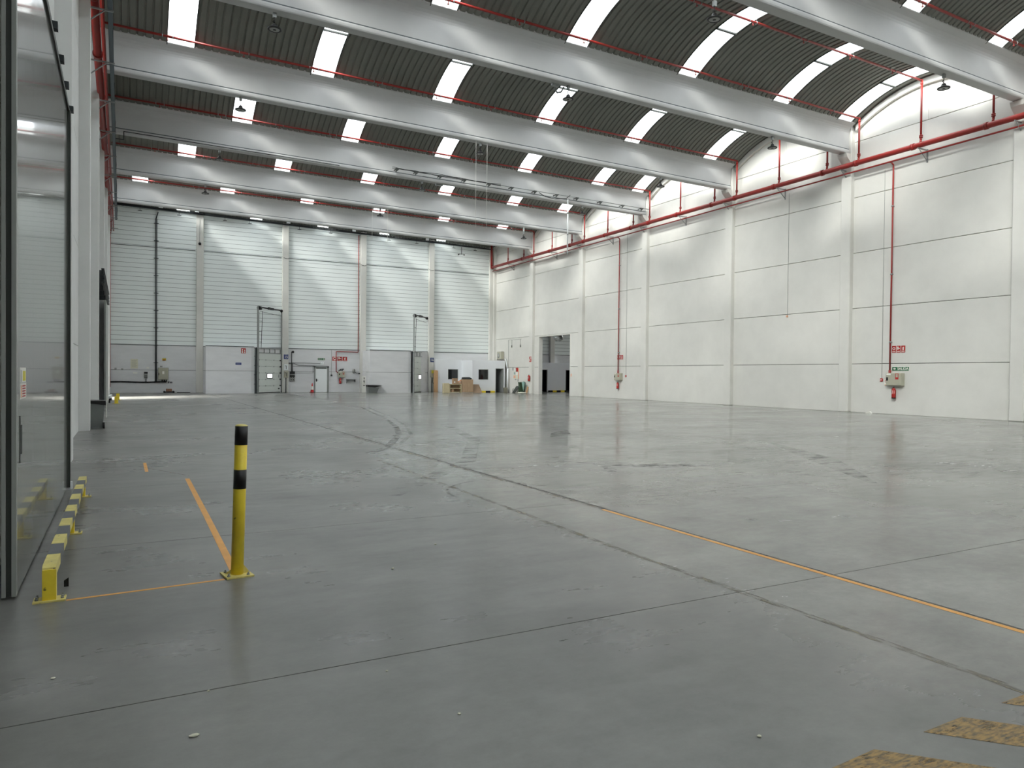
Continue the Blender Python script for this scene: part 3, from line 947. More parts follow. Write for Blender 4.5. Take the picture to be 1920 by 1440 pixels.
for x, l in ((1.95, 'white junction box high above the electrical cabinet'), (4.4, 'white junction box above the first back column'), (11.1, 'white junction box above the second back column'), (16.4, 'white junction box left of the third back column'), (22.9, 'white junction box above the fourth back column')):
    tag(build('junction_box', B().bbox(x-0.13, 58.8, 13.42-SL*1.6*(x-15), x+0.15, 58.92, 13.62-SL*1.6*(x-15), 0.01), 'white', origin=(x, 58.86, 13.5-SL*1.6*(x-15))), l, 'junction box')
t = thing('hanging_fitting', 'black two armed fitting hanging from the tray near the far right corner', 'fitting', (26.2, 59.0, 12.5))
build('stem', B().cyl((26.2, 58.9, 13.0), (26.2, 58.9, 12.35), 0.03, 8), 'black', t)
build('arm', B().cyl((25.95, 58.9, 12.38), (26.45, 58.9, 12.38), 0.02, 8).ball((25.93, 58.9, 12.33), 0.07, 8, 6).ball((26.47, 58.9, 12.33), 0.07, 8, 6), 'black', t)

# ================================================================== BIG SLIDING DOOR ON THE LEFT
d1 = thing('door_1', 'tall grey metal sliding fire door leaf behind the striped guard rail', 'door', (-0.74, 8.6, 0), kind='structure')
def dx(y): return -0.70-0.0085*(y-6.0)     # face of the leaf
def dbox(y0, y1, z0, z1, o0, o1, b=None):
    b = b or B(); v = []
    for z in (z0, z1):
        v += [(dx(y0)+o0, y0, z), (dx(y0)+o1, y0, z), (dx(y1)+o1, y1, z), (dx(y1)+o0, y1, z)]
    return b.add(v, [(0, 3, 2, 1), (4, 5, 6, 7), (0, 1, 5, 4), (1, 2, 6, 5), (2, 3, 7, 6), (3, 0, 4, 7)])
DT = 5.06
yy = [6.05+i*(11.25-6.05)/5 for i in range(6)]
for i in range(5):
    build('door_panel', dbox(yy[i]+0.002, yy[i+1]-0.002, 0.03, DT, 0.0, -0.078), 'door_panel', d1)
build('leading_edge', dbox(6.0, 6.05, 0.02, DT+0.02, 0.002, -0.026), 'door_edge', d1)
build('leading_edge', dbox(6.0, 6.05, 0.02, DT+0.02, -0.060, -0.084), 'door_edge', d1)
build('edge_groove', dbox(6.02, 6.05, 0.02, DT, -0.026, -0.060), 'door_dark', d1)
build('far_edge', dbox(11.25, 11.34, 0.03, DT+0.02, 0.035, -0.08), 'door_dark', d1)
build('top_rail', dbox(5.9, 11.34, DT, DT+0.05, 0.02, -0.10), 'door_dark', d1)
tr2 = B(); dbox(4.0, 12.6, DT+0.33, DT+0.41, -0.04, -0.12, tr2)
build('track', tr2, 'dark', d1)
for y in (7.2, 8.3, 9.35, 10.3, 11.2, 12.2):
    build('track_bracket', dbox(y-0.05, y+0.05, DT+0.28, DT+0.36, 0.02, -0.40), 'dark', d1)
for y in (6.6, 10.8):
    build('roller', B().cyl((dx(y)-0.05, y, DT+0.30), (dx(y)-0.10, y, DT+0.30), 0.09, 14).box(dx(y)-0.07, y-0.03, DT+0.03, dx(y)-0.06, y+0.03, DT+0.3), 'galv', d1)
build('floor_guide', B().box(-0.80, 11.28, 0.0, -0.69, 11.36, 0.10), 'white', d1)
h = build('pull_recess', dbox(6.20, 6.235, 0.93, 1.27, 0.003, -0.002), 'door_dark', d1)
build('pull_slot', dbox(6.26, 6.32, 0.99, 1.20, 0.004, 0.0), 'black', h)
# stickers on the leaf
def sticker(y0, y1, z0, z1, m, name, off=0.003, parent=d1):
    return build(name, dbox(y0, y1, z0, z1, off, 0.0), m, parent)
s1 = sticker(6.22, 6.56, 1.51, 1.62, 'paper', 'sticker')
sticker(6.36, 6.52, 1.522, 1.595, 'sticker_y', 'sticker_print', 0.0045, s1)
sticker(6.24, 6.27, 1.515, 1.60, 'grey_box', 'sticker_print', 0.0045, s1)
s2 = sticker(6.22, 6.58, 1.39, 1.505, 'paper', 'sticker')
for q in range(5):
    sticker(6.34+0.0*q, 6.52, 1.402+0.019*q, 1.413+0.019*q, 'red_sign', 'sticker_print', 0.0045, s2)
sticker(6.24, 6.30, 1.40, 1.49, 'poster_o', 'sticker_print', 0.0045, s2)

# ---- second sliding door, far along the left wall
d2 = thing('door_2', 'dark grey sliding door leaf beside the black opening far down the left wall', 'door', (-1.0, 38.5, 0), kind='structure')
build('leaf', lwbox(35.9, 40.6, 0.02, 4.7, 0.36, 0.29), 'door_edge', d2)
for z in (4.9, 5.05, 5.2, 5.42):
    build('track_rail', lwbox(31.0, 41.2, z, z+0.04, 0.40, 0.30), 'dark', d2)
for y in (32, 34, 36, 38, 40):
    build('track_bracket', lwbox(y-0.04, y+0.04, 4.7, 5.5, 0.34, 0.0), 'dark', d2)
for k, (y, l) in enumerate(((40.1, 'yellow bollard stub with black band by the far left sliding door'), (45.0, 'small yellow wheel stop post beyond the far left sliding door'))):
    t = thing('guard_stub', l, 'guard post', (-0.62, y, 0))
    build('stub', B().bbox(-0.68, y-0.08, 0.02, -0.52, y+0.08, 0.36, 0.01), 'yellow', t)
    build('base_plate', B().box(-0.78, y-0.14, 0, -0.44, y+0.14, 0.02), 'yellow_top', t)
t = thing('guard_rail', 'short low white and black guard rail at the foot of the far left door', 'guard rail', (-0.9, 42, 0))
build('rail', B().bbox(-0.98, 41.0, 0.22, -0.86, 44.6, 0.34, 0.01), 'white', t)
build('post', B().box(-0.96, 41.1, 0, -0.88, 41.2, 0.23).box(-0.96, 44.4, 0, -0.88, 44.5, 0.23), 'black', t)

# ================================================================== BOLLARD
t = thing('bollard', 'yellow bollard with two black bands leaning slightly on its base plate', 'bollard', (0.745, 5.96, 0))
t.rotation_euler = (0, math.radians(1.4), 0)
R_ = 0.047
build('tube', B().cyl((0, 0, 0.012), (0, 0, 1.18), R_, 32), 'yellow', t, local=True)
build('black_band', B().cyl((0, 0, 0.685), (0, 0, 0.835), R_+0.0012, 32, cap=True), 'black', t, local=True)
build('black_band', B().cyl((0, 0, 1.03), (0, 0, 1.178), R_+0.0012, 32, cap=True), 'black', t, local=True)
build('cap', B().lathe([(R_+0.001, 1.178), (R_-0.004, 1.184), (R_*0.6, 1.191), (0.0, 1.194)], n=32), 'yellow_top', t, local=True)
a_ = math.radians(9)
pl = []
for sx, sy in ((-1, -1), (1, -1), (1, 1), (-1, 1)):
    pl.append((0.103*(sx*math.cos(a_)-sy*math.sin(a_)), 0.103*(sx*math.sin(a_)+sy*math.cos(a_))))
build('base_plate', B().prism(pl, 0.002, 0.014, 'z'), 'yellow_top', t, local=True)
build('gusset', B().prism([(0.04, 0.014), (0.098, 0.014), (0.044, 0.085)], -0.005+0.01, 0.003+0.01, 'y'), 'yellow_top', t, local=True)
build('gusset', B().prism([(-0.04, 0.014), (-0.09, 0.014), (-0.044, 0.045)], 0.02, 0.026, 'y'), 'yellow_top', t, local=True)
for (x, y) in ((-0.07, -0.075), (0.075, -0.06), (0.065, 0.08), (-0.08, 0.065)):
    build('bolt', B().cyl((x, y, 0.014), (x, y, 0.024), 0.012, 6).cyl((x, y, 0.024), (x, y, 0.036), 0.006, 8), 'galv', t, local=True)

# ================================================================== LOW GUARD RAIL
t = thing('guard_rail', 'low yellow and black striped guard rail along the tall sliding door', 'guard rail', (-0.49, 8.2, 0))
n_s = 13
y0, y1 = 5.84, 10.62
st = (y1-y0)/n_s
def gx(y): return -0.532-0.0085*(y-5.85)
for i in range(n_s):
    a, b_ = y0+i*st, y0+(i+1)*st
    v = []
    if i == 0:
        poly = [(a, 0.012), (a, 0.20), (a+0.012, 0.235), (a+0.05, 0.25), (b_, 0.25), (b_, 0.175), (a+0.085, 0.175), (a+0.078, 0.012)]
    else:
        poly = [(a, 0.175), (a, 0.25), (b_, 0.25), (b_, 0.175)]
    xm = gx((a+b_)/2)
    b = B().prism(poly, xm, xm+0.082, 'x')
    o = build('rail_stripe', b, 'yellow_top' if i % 2 == 0 else 'grey_stripe', t)
build('end_post', B().bbox(gx(y0)-0.0, y0-0.0015, 0.012, gx(y0)+0.082, y0+0.01, 0.222, 0.0008), 'yellow', t)
for yp in (8.19, 10.53):
    build('post', B().bbox(gx(yp)+0.01, yp-0.035, 0.012, gx(yp)+0.072, yp+0.035, 0.176, 0.004), 'yellow', t)
for yp in (5.88, 8.19, 10.53):
    pb = build('base_plate', B().box(gx(yp)-0.055, yp-0.06, 0.0, gx(yp)+0.137, yp+0.06, 0.012), 'yellow_top', t)
    for (ddx, dy) in ((-0.035, -0.02), (0.117, -0.02), (-0.035, 0.04), (0.117, 0.04)):
        build('bolt', B().cyl((gx(yp)+ddx, yp+dy, 0.012), (gx(yp)+ddx, yp+dy, 0.024), 0.011, 6).cyl((gx(yp)+ddx, yp+dy, 0.024), (gx(yp)+ddx, yp+dy, 0.036), 0.006, 8), 'galv', pb)
build('loose_tab', B().add([(-0.43, 6.20, 0.0), (-0.40, 6.20, 0.0), (-0.40, 6.205, 0.065), (-0.43, 6.205, 0.045), (-0.43, 6.21, 0.0), (-0.40, 6.21, 0.0), (-0.40, 6.215, 0.065), (-0.43, 6.215, 0.045)], [(0, 1, 2, 3), (4, 7, 6, 5), (0, 3, 7, 4), (1, 5, 6, 2), (3, 2, 6, 7)]), 'black', t)

# ================================================================== WHEELED BIN BY THE LEFT COLUMN
def bin_(name, label, loc, rz, m, w=0.58, d=0.62, h=0.80, lid=True):
    t = thing(name, label, 'bin', loc, rz)
    tw, bw = w/2, w/2*0.82
    td, bd = d/2, d/2*0.74
    v = [(-bw, -bd, 0.03), (bw, -bd, 0.03), (bw, bd, 0.03), (-bw, bd, 0.03), (-tw, -td, h), (tw, -td, h), (tw, td, h), (-tw, td, h)]
    build('body', B().add(v, [(0, 3, 2, 1), (0, 1, 5, 4), (1, 2, 6, 5), (2, 3, 7, 6), (3, 0, 4, 7)]), m, t, local=True)
    build('rim', B().box(-tw-0.02, -td-0.02, h-0.03, tw+0.02, -td, h).box(-tw-0.02, td, h-0.03, tw+0.02, td+0.02, h).box(-tw-0.02, -td, h-0.03, -tw, td, h).box(tw, -td, h-0.03, tw+0.02, td, h), m, t, local=True)
    for sx in (-1, 1):
        build('wheel', B().cyl((sx*(bw+0.0), -bd-0.02, 0.09), (sx*(bw+0.05), -bd-0.02, 0.09), 0.09, 16), 'black', t, local=True)
    return t, tw, td, h
t, tw, td, h = bin_('wheeled_bin', 'grey wheeled bin with a black liner beside the left column', (-0.86, 23.05, 0), 0, 'bin_grey', 0.46, 0.56, 0.76)
build('bin_liner', B().add([(-tw-0.03, -td-0.03, h+0.015), (tw+0.03, -td-0.03, h+0.01), (tw+0.03, td+0.03, h+0.015), (-tw-0.03, td+0.03, h+0.03), (-tw-0.03, -td-0.032, h-0.04), (tw+0.035, -td-0.032, h-0.11), (tw+0.035, td+0.03, h-0.05), (-tw-0.03, td+0.03, h-0.03)],
     [(0, 1, 2, 3), (0, 4, 5, 1), (1, 5, 6, 2), (2, 6, 7, 3), (3, 7, 4, 0)]), 'black', t, local=True)
build('paper_sheet', B().box(tw+0.03, -0.1, 0.30, tw+0.05, 0.1, h), 'paper', t, local=True)
t = thing('broom', 'dark broom handle leaning on the wall behind the grey bin', 'broom', (-1.1, 23.5, 0.0))
build('handle', B().cyl((-1.0, 23.2, 0.72), (-1.16, 23.6, 1.2), 0.014, 8).cyl((-1.0, 23.2, 0.72), (-0.97, 23.12, 0.5), 0.014, 8), 'dark', t)

# ================================================================== HOSE CABINETS, EXTINGUISHERS, SIGNS (right wall faces -X: local -y is the room side)
RZ_R = -PI/2
def sign_triplet(name, label, loc, rz, w, h, n=3, gap=0.03):
    t = thing(name, label, 'sign', loc, rz)
    for i in range(n):
        cx = (i-(n-1)/2)*(w+gap)
        p = build('plate', B().bbox(cx-w/2, -0.012, -h/2, cx+w/2, 0, h/2, 0.003), 'red_sign', t, local=True)
        y = -0.014
        ic = B()
        if i == 0:
            ic.cyl((cx, y, 0.03*h/0.3), (cx, y-0.001, 0.03*h/0.3), w*0.34, 20)
        elif i == 1:
            ic.box(cx-w*0.34, y-0.001, -0.02, cx-w*0.0, y, h*0.38); ic.box(cx-w*0.34, y-0.001, h*0.05, cx+w*0.32, y, h*0.16)
        else:
            ic.box(cx-w*0.13, y-0.001, -h*0.16, cx+w*0.13, y, h*0.26); ic.box(cx-w*0.04, y-0.001, h*0.26, cx+w*0.2, y, h*0.32)
        build('pictogram', ic, 'paper', p, local=True)
        if i == 0:
            build('pictogram', B().cyl((cx, y-0.001, 0.03*h/0.3), (cx, y-0.002, 0.03*h/0.3), w*0.2, 20), 'red_sign', p, local=True)
        build('caption', B().box(cx-w*0.36, y-0.001, -h*0.40, cx+w*0.36, y, -h*0.36).box(cx-w*0.36, y-0.001, -h*0.31, cx+w*0.36, y, -h*0.27), 'paper', p, local=True)
    return t
def hose_cabinet(label, loc, rz, w, h, d=0.22):
    t = thing('hose_cabinet', label, 'cabinet', loc, rz)
    build('body', B().bbox(-w/2, -d, 0, w/2, 0, h, 0.012), 'beige_box', t, local=True)
    dr = build('door', B().bbox(-w/2+0.02, -d-0.014, 0.02, w/2-0.02, -d+0.0, h-0.02, 0.006), 'beige_box', t, local=True)
    build('handle', B().bbox(-w/2+0.04, -d-0.03, h*0.40, -w/2+0.12, -d-0.012, h*0.66, 0.005), 'black', dr, local=True)
    build('sticker', B().box(w*0.12, -d-0.017, h*0.50, w*0.32, -d-0.014, h*0.96), 'red_sign', dr, local=True)
    build('sticker_print', B().box(w*0.155, -d-0.019, h*0.66, w*0.285, -d-0.017, h*0.92), 'beige_box', dr, local=True)
    build('sticker', B().box(-w/2+0.04, -d-0.017, h*0.84, -w/2+0.24, -d-0.014, h*0.95), 'paper', dr, local=True)
    return t
def extinguisher(label, loc, rz, h=0.5, r=0.07):
    t = thing('fire_extinguisher', label, 'extinguisher', loc, rz)
    build('cylinder', B().lathe([(0.0, 0.0), (r*0.9, 0.0), (r, 0.02), (r, h*0.72), (r*0.8, h*0.82), (r*0.35, h*0.88), (r*0.3, h*0.92)], (0, -r-0.02, 0), 18), 'red_sign', t, local=True)
    build('base_ring', B().lathe([(r*1.01, 0.0), (r*1.02, 0.05)], (0, -r-0.02, 0), 18), 'black', t, local=True)
    build('valve', B().cyl((0, -r-0.02, h*0.9), (0, -r-0.02, h), 0.018, 10).box(-0.03, -r-0.03, h*0.95, 0.05, -r-0.01, h*1.0), 'black', t, local=True)
    build('hose', B().tube([(-0.02, -r-0.02, h*0.94), (-r, -r-0.02, h*0.86), (-r-0.015, -r-0.02, h*0.5)], 0.012, 8), 'black', t, local=True)
    build('label_sheet', B().add([(-0.01, -2*r-0.0235, h*0.42), (r*0.75, -2*r+0.005, h*0.42), (r*0.75, -2*r+0.005, h*0.70), (-0.01, -2*r-0.0235, h*0.70), (-0.01, -2*r-0.0215, h*0.42), (r*0.75, -2*r+0.007, h*0.42), (r*0.75, -2*r+0.007, h*0.70), (-0.01, -2*r-0.0215, h*0.70)], [(0, 1, 2, 3), (4, 7, 6, 5), (0, 3, 7, 4), (1, 5, 6, 2)]), 'paper', t, local=True)
    return t
def call_point(label, loc, rz, line_top=None):
    t = thing('alarm_call_point', label, 'alarm', loc, rz)
    build('box', B().bbox(-0.06, -0.06, -0.07, 0.06, 0, 0.07, 0.012), 'red_sign', t, local=True)
    build('button', B().bbox(-0.03, -0.066, -0.02, 0.03, -0.06, 0.02, 0.002), 'paper', t, local=True)
    if line_top:
        build('conduit', B().cyl((0, -0.012, 0.07), (0, -0.012, line_top), 0.009, 8), 'grey_box', t, local=True)
    return t
# near group
hose_cabinet('beige fire hose cabinet on the right wall under the exit sign', (XR, 19.80, 1.27), RZ_R, 0.74, 0.56)
extinguisher('red extinguisher hanging under the near hose cabinet', (XR, 19.86, 0.70), RZ_R, 0.52, 0.085)
sign_triplet('fire_signs', 'row of three red fire signs above the near hose cabinet', (XR, 19.73, 2.88), RZ_R, 0.185, 0.30)
t = thing('exit_sign', 'green exit sign with white arrow above the near hose cabinet', 'sign', (XR, 19.62, 2.015), RZ_R)
build('plate', B().bbox(-0.40, -0.014, -0.095, 0.40, 0, 0.095, 0.004), 'paper', t, local=True)
build('face', B().box(-0.385, -0.017, -0.08, 0.385, -0.014, 0.08), 'green_sign', t, local=True)
text_part('lettering', 'SALIDA', 0.155, 'paper', t, (0.11, -0.018, 0.0))
build('arrow', B().prism([(-0.34, 0.0), (-0.28, 0.05), (-0.28, 0.02), (-0.22, 0.02), (-0.22, -0.02), (-0.28, -0.02), (-0.28, -0.05)], -0.020, -0.017, 'y'), 'paper', t, local=True)
t = thing('prohibition_sign', 'small round red and white prohibition sign left of the near hose cabinet', 'sign', (XR, 20.27, 1.42), RZ_R)
build('plate', B().bbox(-0.10, -0.01, -0.16, 0.10, 0, 0.13, 0.002), 'paper', t, local=True)
build('ring', B().lathe([(0.06, 0), (0.075, 0), (0.075, 0.003), (0.06, 0.003)], (0, 0, 0), 20), 'red_sign', t, local=True)
t.children[-1].rotation_euler = (PI/2, 0, 0); t.children[-1].location = (0, -0.011, 0.04)
build('slash', B().add([(-0.05, -0.012, 0.08), (-0.04, -0.012, 0.09), (0.05, -0.012, 0.0), (0.04, -0.012, -0.01), (-0.05, -0.010, 0.08), (-0.04, -0.010, 0.09), (0.05, -0.010, 0.0), (0.04, -0.010, -0.01)], [(0, 3, 2, 1), (0, 1, 5, 4), (2, 3, 7, 6)]), 'red_sign', t, local=True)
build('caption', B().box(-0.09, -0.013, -0.15, 0.09, -0.010, -0.10), 'poster_o', t, local=True)
call_point('red alarm call point left of the near hose cabinet', (XR, 20.50, 1.52), RZ_R, 9.4)
# far group
hose_cabinet('beige fire hose cabinet farther along the right wall', (XR, 40.02, 1.28), RZ_R, 0.70, 0.50)
extinguisher('red extinguisher under the far hose cabinet', (XR, 40.10, 0.68), RZ_R, 0.50, 0.085)
sign_triplet('fire_signs', 'row of three red fire signs above the far hose cabinet', (XR, 39.98, 2.86), RZ_R, 0.20, 0.30)
call_point('dark alarm call point right of the far hose cabinet', (XR, 39.30, 1.58), RZ_R, 9.7)
# beam detector with its line
t = thing('smoke_detector', 'small red and white detector at the end of a thin wall conduit', 'detector', (XR, 25.78, 4.73), RZ_R)
build('body', B().bbox(-0.05, -0.08, -0.05, 0.05, 0, 0.05, 0.012), 'poster_o', t, local=True)
build('conduit', B().cyl((0, -0.012, 0.05), (0, -0.012, 6.3), 0.009, 8), 'grey_box', t, local=True)
# litter by the wall
tag(build('paper_scrap', B().add([(29.35, 21.0, 0.0), (29.55, 20.95, 0.0), (29.5, 20.8, 0.09), (29.38, 20.85, 0.12), (29.45, 20.7, 0.0)], [(0, 1, 2, 3), (1, 4, 2), (4, 0, 3, 2), (0, 4, 1)]), 'paper', origin=(29.45, 20.85, 0)), 'crumpled white paper on the floor by the right wall', 'litter')
# far right end: air conditioner, downpipe, posters, bins
t = thing('air_conditioner', 'beige outdoor air conditioner unit on brackets high on the right wall', 'air conditioner', (XR, 57.7, 3.32), RZ_R)
build('casing', B().bbox(-0.42, -0.34, -0.34, 0.42, -0.04, 0.36, 0.02), 'beige_box', t, local=True)
build('fan_grille', B().lathe([(0.05, 0), (0.24, 0), (0.24, 0.01), (0.05, 0.01)], (0, 0, 0), 20), 'grey_box', t, local=True)
t.children[-1].rotation_euler = (PI/2, 0, 0); t.children[-1].location = (-0.1, -0.345, 0)
build('bracket', B().box(-0.32, -0.4, -0.38, -0.28, 0, -0.34).box(0.28, -0.4, -0.38, 0.32, 0, -0.34).cyl((-0.3, -0.35, -0.36), (-0.3, 0, -0.6), 0.015, 6).cyl((0.3, -0.35, -0.36), (0.3, 0, -0.6), 0.015, 6), 'galv', t, local=True)
t = thing('downpipe', 'white downpipe between the office cabin and the right wall', 'pipe', (29.7, 56.3, 0))
build('pipe', B().cyl((29.62, 56.28, 0.3), (29.62, 56.28, 2.15), 0.07, 12).cyl((29.66, 56.45, 2.2), (29.66, 56.75, 3.0), 0.05, 12), 'white', t)
t = thing('conduit_loop', 'thin grey conduit with two hanging droppers on the far right wall', 'conduit', (XR, 55.3, 4.6))
build('tube', B().tube([(29.77, 56.45, 2.3), (29.77, 56.45, 4.68), (29.77, 54.1, 4.68)], 0.012, 6).cyl((29.76, 55.8, 4.68), (29.76, 55.8, 4.2), 0.012, 6).cyl((29.76, 54.2, 4.68), (29.76, 54.2, 4.2), 0.012, 6), 'grey_box', t)
build('dropper_end', B().cyl((29.74, 55.8, 4.2), (29.74, 55.8, 4.02), 0.05, 8).cyl((29.74, 54.2, 4.2), (29.74, 54.2, 4.02), 0.05, 8), 'grey_box', t)
t = thing('notice_board', 'cluster of paper notices and tools pinned to the far right wall', 'notices', (XR, 55.0, 1.6), RZ_R)
random.seed(3)
for (x, z, w, h_, m) in ((-0.62, 0.50, 0.2, 0.26, 'grey_box'), (-0.32, 0.44, 0.22, 0.24, 'paper'), (0.15, 0.44, 0.42, 0.34, 'red_sign'), (-0.05, 0.36, 0.16, 0.3, 'paper'), (0.42, 0.1, 0.16, 0.9, 'poster_o'), (0.1, 0.12, 0.3, 0.26, 'paper'), (-0.3, 0.12, 0.2, 0.2, 'teal'), (-0.3, -0.18, 0.34, 0.26, 'poster_o'), (0.06, -0.2, 0.34, 0.3, 'cream'), (0.34, -0.48, 0.14, 0.24, 'grey_box'), (-0.1, -0.42, 0.3, 0.1, 'grey_box')):
    build('notice', B().bbox(x-w/2, -0.018, z-h_/2, x+w/2, 0, z+h_/2, 0.003), m, t, local=True)
bt, tw, td, h = bin_('wheeled_bin', 'dark green wheeled bin against the far right wall', (29.5, 53.5, 0), -0.15, 'bin_green', 0.42, 0.46, 0.92)
build('lid', B().bbox(-tw-0.03, -td-0.04, h, tw+0.03, td+0.03, h+0.05, 0.01), 'bin_green', bt, local=True)
tag(build('hanging_cloth', B().add([(29.35, 53.2, 1.0), (29.25, 52.95, 0.98), (29.3, 52.75, 1.05), (29.4, 53.0, 0.2), (29.3, 52.85, 0.35), (29.5, 52.75, 0.95), (29.55, 53.1, 0.95), (29.5, 52.95, 0.25)], [(0, 1, 4, 3), (1, 2, 4), (2, 5, 7, 4), (5, 6, 7), (6, 0, 3, 7), (0, 6, 5, 2, 1)], True), 'teal', origin=(29.4, 52.95, 0.2)), 'pale green cloth draped beside the dark green bin', 'cloth')
tag(build('rubbish_bag', B().ball((29.25, 52.95, 0.06), 0.42, 14, 8, 0.22), 'bag', origin=(29.25, 52.95, 0.0)), 'flat pale plastic sheet on the floor before the green bin', 'bag')
tag(build('wood_offcut', B().add([(29.5, 52.85, 0), (29.62, 52.85, 0), (29.62, 52.72, 0), (29.5, 52.72, 0), (29.66, 52.8, 0.62), (29.74, 52.8, 0.62), (29.74, 52.68, 0.55), (29.66, 52.68, 0.55)], [(0, 3, 2, 1), (4, 5, 6, 7), (0, 1, 5, 4), (1, 2, 6, 5), (2, 3, 7, 6), (3, 0, 4, 7)]), 'pine', origin=(29.6, 52.78, 0)), 'short timber offcut leaning on the wall right of the green bin', 'timber')
tag(build('dark_board', B().add([(29.3, 54.85, 0.0), (29.3, 54.35, 0.0), (29.68, 54.25, 0.62), (29.68, 54.75, 0.62), (29.34, 54.85, 0.0), (29.34, 54.35, 0.0), (29.72, 54.25, 0.62), (29.72, 54.75, 0.62)], [(0, 1, 2, 3), (4, 7, 6, 5), (0, 4, 5, 1), (1, 5, 6, 2), (2, 6, 7, 3), (3, 7, 4, 0)]), 'door_dark', origin=(29.5, 54.5, 0)), 'dark board leaning on the wall left of the green bin', 'board')
t = thing('hose_coil', 'coil of pale hose leaning on the far right wall', 'hose', (29.6, 55.25, 0.2))
b = B()
for q in range(3):
    R2 = 0.19-0.03*q
    b.tube([(29.66+0.02*q, 55.25+R2*math.cos(a), 0.205+R2*math.sin(a)) for a in [i*PI/7 for i in range(15)]], 0.014, 6)
build('coil', b, 'grey_box', t)
t = thing('bucket', 'grey plastic tub standing at the corner beside the cabin door', 'bucket', (29.4, 56.2, 0))
build('tub', B().lathe([(0.0, 0.0), (0.16, 0.0), (0.2, 0.44), (0.21, 0.45), (0.19, 0.45), (0.15, 0.03)], (29.38, 56.2, 0), 18), 'beige_box', t)
extinguisher('red extinguisher on the far right wall above the green bin', (XF, 52.1, 1.05), RZ_R, 0.58, 0.10)
t = thing('fire_signs', 'red fire sign on the far column left of the opening', 'sign', (XF, 52.1, 2.9), RZ_R)
build('plate', B().bbox(-0.17, -0.012, -0.22, 0.17, 0, 0.22, 0.003), 'red_sign', t, local=True)
build('pictogram', B().box(-0.11, -0.014, -0.15, 0.02, -0.012, 0.02).box(-0.02, -0.014, 0.06, 0.12, -0.012, 0.16), 'paper', t, local=True)
t = thing('convex_mirror', 'round convex mirror hanging in the top of the opening to the next hall', 'mirror', (30.25, 48.9, 4.45))
build('dome', B().ball((30.3, 48.9, 4.62), 0.42, 20, 12, 0.75), 'mirror', t)
build('bracket', B().cyl((30.3, 48.9, 4.9), (30.0, 48.9, 4.95), 0.02, 8), 'galv', t)
tag(build('wall_label', B().bbox(XR-0.008, 46.1, 1.5, XR, 46.24, 1.72, 0.002), 'poster_o', origin=(XR, 46.2, 1.6)), 'tiny red and white label beside the opening to the next hall', 'label')

# ================================================================== OFFICE CABINS
def cabin(t, x0, x1, yf, yb, h, holes, seams=()):
    """front wall with rectangular holes, side walls and roof"""
    xs = sorted(set([x0, x1]+[v for hl in holes for v in hl[:2]]))
    for i in range(len(xs)-1):
        a, b_ = xs[i], xs[i+1]
        hs = [hl for hl in holes if hl[0] <= a+1e-6 and hl[1] >= b_-1e-6]
        if hs:
            (_, _, z0, z1) = hs[0]
            if z0 > 0.01: build('wall_panel', B().box(a, yf, 0, b_, yf+0.06, z0), 'offwhite', t)
            build('wall_panel', B().box(a, yf, z1, b_, yf+0.06, h), 'offwhite', t)
        else:
            build('wall_panel', B().box(a, yf, 0, b_, yf+0.06, h), 'offwhite', t)
    build('side_wall', B().box(x0, yf+0.06, 0, x0+0.06, yb, h), 'offwhite', t)
    build('side_wall', B().box(x1-0.06, yf+0.06, 0, x1, yb, h), 'offwhite', t)
    build('roof', B().box(x0, yf, h, x1, yb, h+0.04), 'offwhite', t)
    dv = min(0.9, yb-yf-0.15)
    build('interior', B().box(x0+0.07, yf+dv, 0.01, x1-0.07, yf+dv+0.05, h-0.02).box(x0+0.07, yf+0.07, h-0.06, x1-0.07, yf+dv, h-0.02), 'void', t)
t = thing('office_cabin', 'long white panel office cabin with two dark windows and an open doorway', 'cabin', (26.3, 56.8, 0))
YF = 56.62
cabin(t, 26.34, 29.52, YF, YB-0.02, 2.80, [(26.94, 27.83, 1.17, 2.03), (28.62, 29.34, 0.0, 2.1)])
cabin(t, 23.78, 26.34, 58.88, YB-0.02, 2.86, [(25.01, 25.92, 1.15, 2.03)])
build('corner_strip', B().box(26.32, YF-0.012, 0, 26.40, YF, 2.80), 'offwhite', t)
for (x0, x1, yf_) in ((25.01, 25.92, 58.88), (26.94, 27.83, YF)):
    w_ = build('window_frame', B().box(x0-0.03, yf_-0.015, 1.14, x1+0.03, yf_+0.01, 1.17).box(x0-0.03, yf_-0.015, 2.01, x1+0.03, yf_+0.01, 2.05).box(x0-0.03, yf_-0.015, 1.14, x0, yf_+0.01, 2.05).box(x1, yf_-0.015, 1.14, x1+0.03, yf_+0.01, 2.05), 'galv', t)
    build('pane', B().box(x0, yf_+0.02, 1.17, x1, yf_+0.03, 2.03), 'glass_dark', w_)
build('door_frame', B().box(28.58, YF-0.01, 0, 28.63, YF+0.07, 2.14).box(29.33, YF-0.01, 0, 29.38, YF+0.07, 2.14).box(28.58, YF-0.01, 2.1, 29.38, YF+0.07, 2.15), 'galv', t)
build('open_door', B().add([(29.33, YF+0.03, 0.02), (28.95, YF+0.75, 0.02), (28.95, YF+0.75, 2.08), (29.33, YF+0.03, 2.08), (29.37, YF+0.05, 0.02), (28.99, YF+0.77, 0.02), (28.99, YF+0.77, 2.08), (29.37, YF+0.05, 2.08)], [(0, 1, 2, 3), (4, 7, 6, 5), (0, 3, 7, 4), (1, 5, 6, 2)]), 'galv', t)
t = thing('kerb', 'yellow and black striped kerb at the foot of the white office cabin', 'kerb', (27.8, YF-0.1, 0))
for i in range(3):
    build('stripe', B().bbox(27.1+i*0.46, YF-0.16, 0, 27.1+(i+1)*0.46, YF-0.02, 0.16, 0.01), ['yellow', 'black', 'yellow'][i], t)
